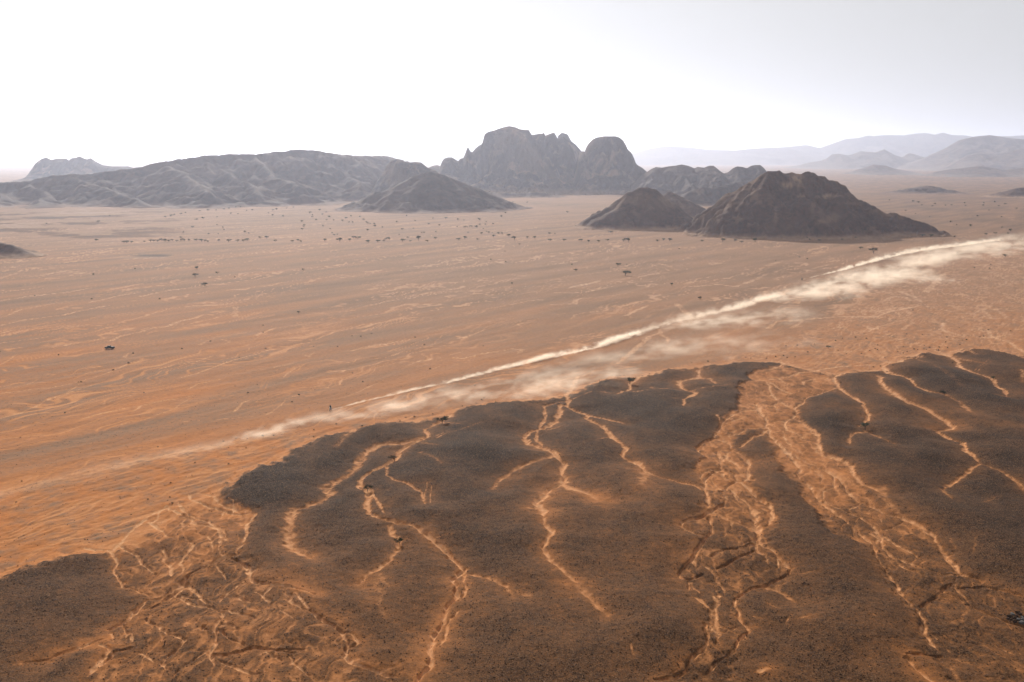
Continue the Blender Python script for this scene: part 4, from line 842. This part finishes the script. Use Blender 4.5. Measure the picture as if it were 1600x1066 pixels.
for sy in (-1, 1):
    link('window', box_me('window', (-.4, sy * .83 - .02, 1.25), (.9, sy * .83 + .02, 1.65), M_GLASS, .01, (.15, .3, 0)), None, tk)
    hl = link('headlight', box_me('headlight', (2.58, sy * .7 - .16, .78), (2.63, sy * .7 + .16, .95), M_LAMP, .01), None, tk)
    link('mirror', box_me('mirror', (.95, sy * 1.0 - .1, 1.2), (1.08, sy * 1.0 + .1, 1.38), M_TRUCK, .02), None, tk)
tyre_m, rim_m = torus_me('tyre', .29, .13, M_RUBBER), disc_me('rim', .2, .1, M_METAL)
for sx in (-1.65, 1.65):
    for sy in (-.86, .86):
        w = link('wheel', disc_me('wheel', .22, .07, M_RUBBER), None, tk); w.location = (sx, sy, .42)
        link('tyre', tyre_m, None, w); link('rim', rim_m, None, w)
link('bumper', box_me('bumper', (2.6, -.9, .42), (2.75, .9, .68), M_METAL, .03), None, tk)

def skin_body(name, verts, edges, radii, mat, parent=None, root=0):
    me = bpy.data.meshes.new(name); me.from_pydata(verts, edges, []); o = link(name, me, mat, parent)
    md = o.modifiers.new('skin', 'SKIN'); sv = me.skin_vertices[0].data if me.skin_vertices else None
    if sv is None:
        bpy.context.view_layer.objects.active = o
        bm = bmesh.new(); bm.from_mesh(me); lay = bm.verts.layers.skin.verify(); bm.to_mesh(me); bm.free(); sv = me.skin_vertices[0].data
    for i, r_ in enumerate(radii): sv[i].radius = (r_, r_); sv[i].use_root = (i == root)
    o.modifiers.new('sub', 'SUBSURF').levels = 1; o.modifiers['sub'].render_levels = 1
    for p in me.polygons: p.use_smooth = True
    return o
def motorcycle(px, py, rz, lab, lab2):
    x, y = gnd(px, py); z = ground_z(x, y)
    b = empty('motorcycle', (x, y, z), rz); b.scale = (1.3, 1.3, 1.3); tag(b, lab, 'motorcycle', 'rally motorcycles raising dust')
    ty, rm, hub = torus_me('tyre', .29, .055, M_RUBBER), torus_me('rim', .235, .018, M_METAL), disc_me('wheel', .05, .08, M_METAL, 10)
    for wx in (-.74, .76):
        w = link('wheel', hub, None, b); w.location = (wx, 0, .345); link('tyre', ty, None, w); link('rim', rm, None, w)
    bm = bmesh.new()
    for p, q in (((.76, .09, .345), (.5, .09, 1.02)), ((.76, -.09, .345), (.5, -.09, 1.02))): tube_bm(bm, p, q, .03, .035)
    m = to_me(bm, 'fork'); m.materials.append(M_METAL); link('fork', m, None, b)
    bm = bmesh.new()
    for p, q in (((-.74, .07, .345), (-.05, .07, .45)), ((-.74, -.07, .345), (-.05, -.07, .45)), ((-.05, 0, .42), (-.25, 0, .88)), ((.45, 0, .98), (.2, 0, .4)), ((.45, 0, .98), (-.3, 0, .85))): tube_bm(bm, p, q, .03, .03)
    m = to_me(bm, 'frame'); m.materials.append(M_METAL); link('frame', m, None, b)
    link('engine', box_me('engine', (-.1, -.14, .3), (.3, .14, .62), M_RUBBER, .04), None, b)
    link('fuel_tank', box_me('fuel_tank', (-.05, -.16, .72), (.42, .16, 1.0), M_BIKE, .06, (.05, .1, .04)), None, b)
    link('seat', box_me('seat', (-.75, -.11, .84), (-.06, .11, .92), M_RUBBER, .03), None, b)
    link('fairing', box_me('fairing', (.45, -.15, .92), (.62, .15, 1.32), M_BIKE, .04, (-.0, .1, .04)), None, b)
    link('front_mudguard', box_me('front_mudguard', (.5, -.07, .72), (1.05, .07, .76), M_BIKE, .015), None, b)
    link('rear_mudguard', box_me('rear_mudguard', (-1.05, -.09, .78), (-.6, .09, .83), M_BIKE, .015), None, b)
    link('headlight', box_me('headlight', (.63, -.06, 1.0), (.65, .06, 1.12), M_LAMP, .005), None, b)
    bm = bmesh.new(); tube_bm(bm, (.42, -.4, 1.12), (.46, 0, 1.08), .015, .015); tube_bm(bm, (.46, 0, 1.08), (.42, .4, 1.12), .015, .015)
    m = to_me(bm, 'handlebar'); m.materials.append(M_METAL); link('handlebar', m, None, b)
    bm = bmesh.new(); tube_bm(bm, (.1, -.16, .4), (-.3, -.2, .5), .03, .035, 6); tube_bm(bm, (-.3, -.2, .5), (-.85, -.2, .75), .045, .06, 6)
    m = to_me(bm, 'exhaust'); m.materials.append(M_METAL); link('exhaust', m, None, b)
    p = empty('person', (x, y, z), rz); p.scale = (1.3, 1.3, 1.3); tag(p, lab2, 'person', 'riders on the motorcycles')
    # standing on the pegs, leaning to the bars
    V = [(-.18, 0, 1.12), (-.05, 0, 1.33), (.05, 0, 1.52), (.1, 0, 1.62), (.14, 0, 1.72),
         (.04, .2, 1.5), (.22, .34, 1.3), (.4, .38, 1.15), (.04, -.2, 1.5), (.22, -.34, 1.3), (.4, -.38, 1.15),
         (-.15, .12, 1.05), (.1, .2, .75), (-.02, .2, .42), (.12, .2, .36), (-.15, -.12, 1.05), (.1, -.2, .75), (-.02, -.2, .42), (.12, -.2, .36)]
    E = [(0, 1), (1, 2), (2, 3), (3, 4), (2, 5), (5, 6), (6, 7), (2, 8), (8, 9), (9, 10), (0, 11), (11, 12), (12, 13), (13, 14), (0, 15), (15, 16), (16, 17), (17, 18)]
    rad = [.15, .15, .16, .07, .07, .08, .055, .045, .08, .055, .045, .11, .075, .055, .05, .11, .075, .055, .05]
    skin_body('body', V, E, rad, M_SUIT, p)
    bm = bmesh.new(); bmesh.ops.create_uvsphere(bm, u_segments=14, v_segments=10, radius=.15)
    for v in bm.verts:
        v.co.x *= 1.12; v.co += Vector((.19, 0, 1.78))
        if v.co.x > .27 and v.co.z < 1.76: v.co.x += .05
    m = to_me(bm, 'helmet'); m.materials.append(M_HELM); h = link('helmet', m, None, p)
    link('visor', box_me('visor', (.3, -.09, 1.76), (.365, .09, 1.83), M_LAMP, .02), None, h)
    link('number_plate', box_me('number_plate', (.66, -.12, 1.16), (.675, .12, 1.34), M_LAMP, .004), None, b)
# the course runs along the dust line; bikes head down it, towards the lower left
ax, ay = gnd(516, 641); bx, by = gnd(1215, 463)
HEAD = math.atan2(ay - by, ax - bx)
motorcycle(516.5, 641, HEAD + R(30), 'dark rally motorcycle at the tip of the long near dust trail', 'dark clad helmeted rider standing on the motorcycle of the near dust trail')
motorcycle(1253, 438, HEAD + R(4), 'tiny dark motorcycle at the tip of the far upper dust trail', 'tiny dark rider on the motorcycle of the far upper dust trail')

# ------------------------------------------------------------------ dust plumes
def plume(name, label, path, zmax, dens, seed, nscale=.12, thresh=.0, aniso=.55, ed=1.0, color=(.95, .84, .72), top=1.0, ground_wide=False):
    """path: list of (photo x, photo y of the middle, half width px, density 0..1); a volume shaped round the path on the ground"""
    pw = []
    for k, (a, b, c, d) in enumerate(path):
        q0, q1 = gnd(*path[max(k - 1, 0)][:2]), gnd(*path[min(k + 1, len(path) - 1)][:2])
        ux_, uy_ = q1[0] - q0[0], q1[1] - q0[1]; ln = math.hypot(ux_, uy_)
        e0, e1 = gnd(a, b - c), gnd(a, b + c)
        wg = abs(ux_ * (e1[1] - e0[1]) - uy_ * (e1[0] - e0[0])) / ln / 2
        pw.append(gnd(a, b) + (max(wg if ground_wide else c * m_per_px(b), .3), d))
    x0, y0 = pw[0][:2]; x1, y1 = pw[-1][:2]
    ang = math.atan2(y1 - y0, x1 - x0); ca, sa = math.cos(ang), math.sin(ang); Lg = math.hypot(x1 - x0, y1 - y0)
    loc = [((x - x0) * ca + (y - y0) * sa, -(x - x0) * sa + (y - y0) * ca, w, d) for x, y, w, d in pw]
    wmax = max(w for _, _, w, _ in loc)
    # hull: tapered flattened tube
    bm = bmesh.new(); prev = None; K = 14
    us = [loc[0][0] - loc[0][2] * .5] + [l[0] for l in loc] + [loc[-1][0] + loc[-1][2] * .3]
    n = 24; uu = np.linspace(us[0], us[-1], n * 2)
    lx = [l[0] for l in loc]
    vy = np.interp(uu, lx, [l[1] for l in loc]); vw = np.interp(uu, lx, [l[2] for l in loc])
    gz = [ground_z(x0 + u * ca - v * sa, y0 + u * sa + v * ca) for u, v in zip(uu, vy)]
    for u, v, w, z0 in zip(uu, vy, vw, gz):
        hh = min(zmax, w * top) * 1.15 + .3
        ring = []
        for k in range(K):
            a = math.pi * 2 * k / K
            cz = math.sin(a); ring.append(bm.verts.new((u, v + math.cos(a) * w * 1.2, (cz * hh if cz > 0 else cz * .4))))
        if prev:
            for k in range(K): bm.faces.new((prev[k], prev[(k + 1) % K], ring[(k + 1) % K], ring[k]))
        else: bm.faces.new(ring)
        prev = ring
    bm.faces.new(prev[::-1])
    me = to_me(bm, name)
    g = NT(name + '_dust')
    co = g.n('ShaderNodeTexCoord').outputs['Object']
    sp = g.n('ShaderNodeSeparateXYZ'); g.l(co, sp.inputs[0]); ux, vy_, vz = sp.outputs
    def curve(vals, lo, hi):
        t = g.math('DIVIDE', g.math('SUBTRACT', ux, us[0]), us[-1] - us[0], clamp=True)
        nd = g.n('ShaderNodeFloatCurve'); c = nd.mapping.curves[0]
        p = [((a - us[0]) / (us[-1] - us[0]), (v - lo) / (hi - lo + 1e-9)) for a, v in zip(lx, vals)]
        pts = [(0, p[0][1])] + p + [(1, p[-1][1])]
        c.points[0].location = pts[0]; c.points[1].location = pts[-1]
        for q in pts[1:-1]: c.points.new(*q)
        for q in c.points: q.handle_type = 'VECTOR'
        nd.mapping.update(); g.l(t, nd.inputs[1])
        return g.math('ADD', g.math('MULTIPLY', nd.outputs[0], hi - lo), lo)
    vs = [l[1] for l in loc]; ws = [l[2] for l in loc]; ds = [l[3] for l in loc]
    yc = curve(vs, min(vs) - .01, max(vs) + .01); w = curve(ws, 0, max(ws)); dd = curve(ds, 0, 1)
    hgt = g.math('MINIMUM', g.math('MULTIPLY', w, top), zmax)
    a = g.math('DIVIDE', g.math('SUBTRACT', vy_, yc), w); b = g.math('DIVIDE', vz, hgt)
    r2 = g.math('SQRT', g.math('ADD', g.math('MULTIPLY', a, a), g.math('MULTIPLY', b, b)))
    mp = g.n('ShaderNodeMapping'); mp.inputs['Location'].default_value = (seed * 13.1, seed * 7.7, 0); mp.inputs['Scale'].default_value = (.62, 1, 1.3); g.l(co, mp.inputs[0])
    n1 = g.noise(mp.outputs[0], nscale, 4, .62, .3); n2 = g.noise(mp.outputs[0], nscale * .28, 2, .5)
    nn = g.math('ADD', g.math('MULTIPLY', g.math('SUBTRACT', n1, .5), 2.6 * ed), g.math('MULTIPLY', g.math('SUBTRACT', n2, .5), 2.0 * ed))
    f = g.math('SUBTRACT', g.math('ADD', g.math('SUBTRACT', 1.0, r2), nn), thresh)
    f = g.math('MULTIPLY', f, g.math('SUBTRACT', 1.15, r2, clamp=True), clamp=True)
    f = g.math('MULTIPLY', g.math('POWER', f, 1.35), g.math('MULTIPLY', dd, dens))
    v = g.n('ShaderNodeVolumePrincipled'); v.inputs['Color'].default_value = (*color, 1); v.inputs['Anisotropy'].default_value = aniso
    g.l(f, v.inputs['Density']); g.l(v.outputs[0], g.out.inputs['Volume'])
    dim = (Lg + 2 * wmax * 2 + zmax) / 3 * .1
    g.m.cycles.volume_step_rate = max(.004, min(1.0, (wmax * .16) / dim))
    o = link(name, me, g.m); o.location = (x0, y0, float(np.mean(gz))); o.rotation_euler = (0, 0, ang)
    tag(o, label, kind='stuff')
    return o
plume('dust_trail', 'dense white dust trail streaming behind the near motorcycle', [(519, 640, 1.8, 1), (540, 635, 3.0, 1), (570, 627, 4.6, 1), (640, 611, 6, 1), (700, 599, 7, 1), (780, 578, 8, 1), (860, 559, 9, 1), (930, 544, 10, .95), (1000, 521, 12, .9)], 3.8, .42, 1, .30, -.06, ed=1.6)
plume('dust_trail', 'older widening end of the near dust trail', [(985, 524, 10, .7), (1040, 509, 13, .8), (1100, 494, 15, .8), (1150, 483, 17, .8), (1190, 470, 18, .9), (1218, 463, 14, .7)], 6, .14, 2, .16, .02, ed=1.7)
plume('dust_cloud', 'thin drifting dust along the near trail, left end', [(330, 702, 8, .25), (385, 686, 13, .7), (430, 676, 13, 1), (462, 664, 12, 1), (478, 660, 7, .4)], 5, .15, 3, .22, .18, ed=1.3, ground_wide=True, top=.45)
plume('dust_cloud', 'low drifting dust below the near trail', [(478, 660, 8, .6), (520, 655, 14, .9), (570, 648, 18, 1), (640, 634, 20, .8), (720, 620, 20, .8), (800, 615, 34, .9), (860, 602, 34, .9), (940, 588, 30, .6), (985, 580, 20, .4)], 6, .085, 4, .15, .24, ed=1.5, ground_wide=True, top=.45)
plume('dust_cloud', 'wide thin dust drifting below the middle of the trail', [(900, 570, 12, .4), (980, 560, 22, .8), (1060, 545, 30, .7), (1130, 540, 34, .6), (1220, 535, 30, .3)], 7, .045, 5, .11, .22, ed=1.5, ground_wide=True, top=.45)
plume('dust_cloud', 'puffed dust below the older end of the trail', [(1040, 515, 10, .5), (1090, 508, 20, .9), (1140, 503, 22, 1), (1200, 498, 24, .7), (1250, 490, 16, .4)], 7, .05, 6, .13, .18, ed=1.5, ground_wide=True, top=.45)
plume('dust_cloud', 'broad bright dust cloud between the two trails', [(1215, 470, 10, .5), (1250, 466, 20, .9), (1300, 454, 28, 1), (1350, 440, 28, 1), (1400, 425, 24, .9), (1440, 412, 20, .7), (1480, 404, 12, .4)], 9, .06, 7, .10, .12, ed=1.5, ground_wide=True, top=.45)
plume('dust_cloud', 'soft dust lobe at the lower right of the broad cloud', [(1370, 432, 8, .5), (1400, 433, 14, .9), (1440, 435, 14, .9), (1470, 438, 9, .4)], 7, .06, 8, .11, .15, ed=1.4, ground_wide=True, top=.45)
plume('dust_trail', 'dense white dust trail of the far motorcycle', [(1255, 437, .9, .9), (1275, 432, 1.8, 1), (1310, 424, 4.5, 1), (1350, 413, 6.5, 1), (1390, 402, 8, .95), (1440, 392, 9, .8), (1500, 384, 9, .6), (1560, 376, 9, .5)], 5.5, .27, 9, .22, .0, ed=1.6)
plume('dust_cloud', 'thinning dust veil at the far right end of the trails', [(1420, 405, 12, .5), (1480, 400, 22, .9), (1540, 390, 20, .8), (1590, 383, 22, .7), (1680, 372, 20, .5)], 9, .035, 10, .09, .12, ed=1.5, ground_wide=True, top=.45)
plume('dust_cloud', 'faint dust still hanging over the track at the lower left', [(-100, 798, 14, .5), (0, 776, 16, .6), (80, 757, 16, .6), (180, 730, 16, .6), (280, 710, 16, .6), (350, 694, 12, .5)], 3, .035, 11, .12, .0, ground_wide=True, top=.45)

# ------------------------------------------------------------------ haze
def haze():
    bm = bmesh.new(); bmesh.ops.create_cube(bm, size=1)
    lo, hi = Vector((-32000, -900, -9)), Vector((32000, 60000, 640))
    for v in bm.verts: v.co = Vector([lo[i] + (hi[i] - lo[i]) * (v.co[i] + .5) for i in range(3)])
    me = to_me(bm, 'haze'); g = NT('haze')
    v = g.n('ShaderNodeVolumePrincipled'); v.inputs['Color'].default_value = (.72, .79, 1.0, 1); v.inputs['Density'].default_value = HAZE_DENSITY
    v.inputs['Anisotropy'].default_value = .6
    g.l(v.outputs[0], g.out.inputs['Volume']); link('haze', me, g.m)['kind'] = 'stuff'
haze()
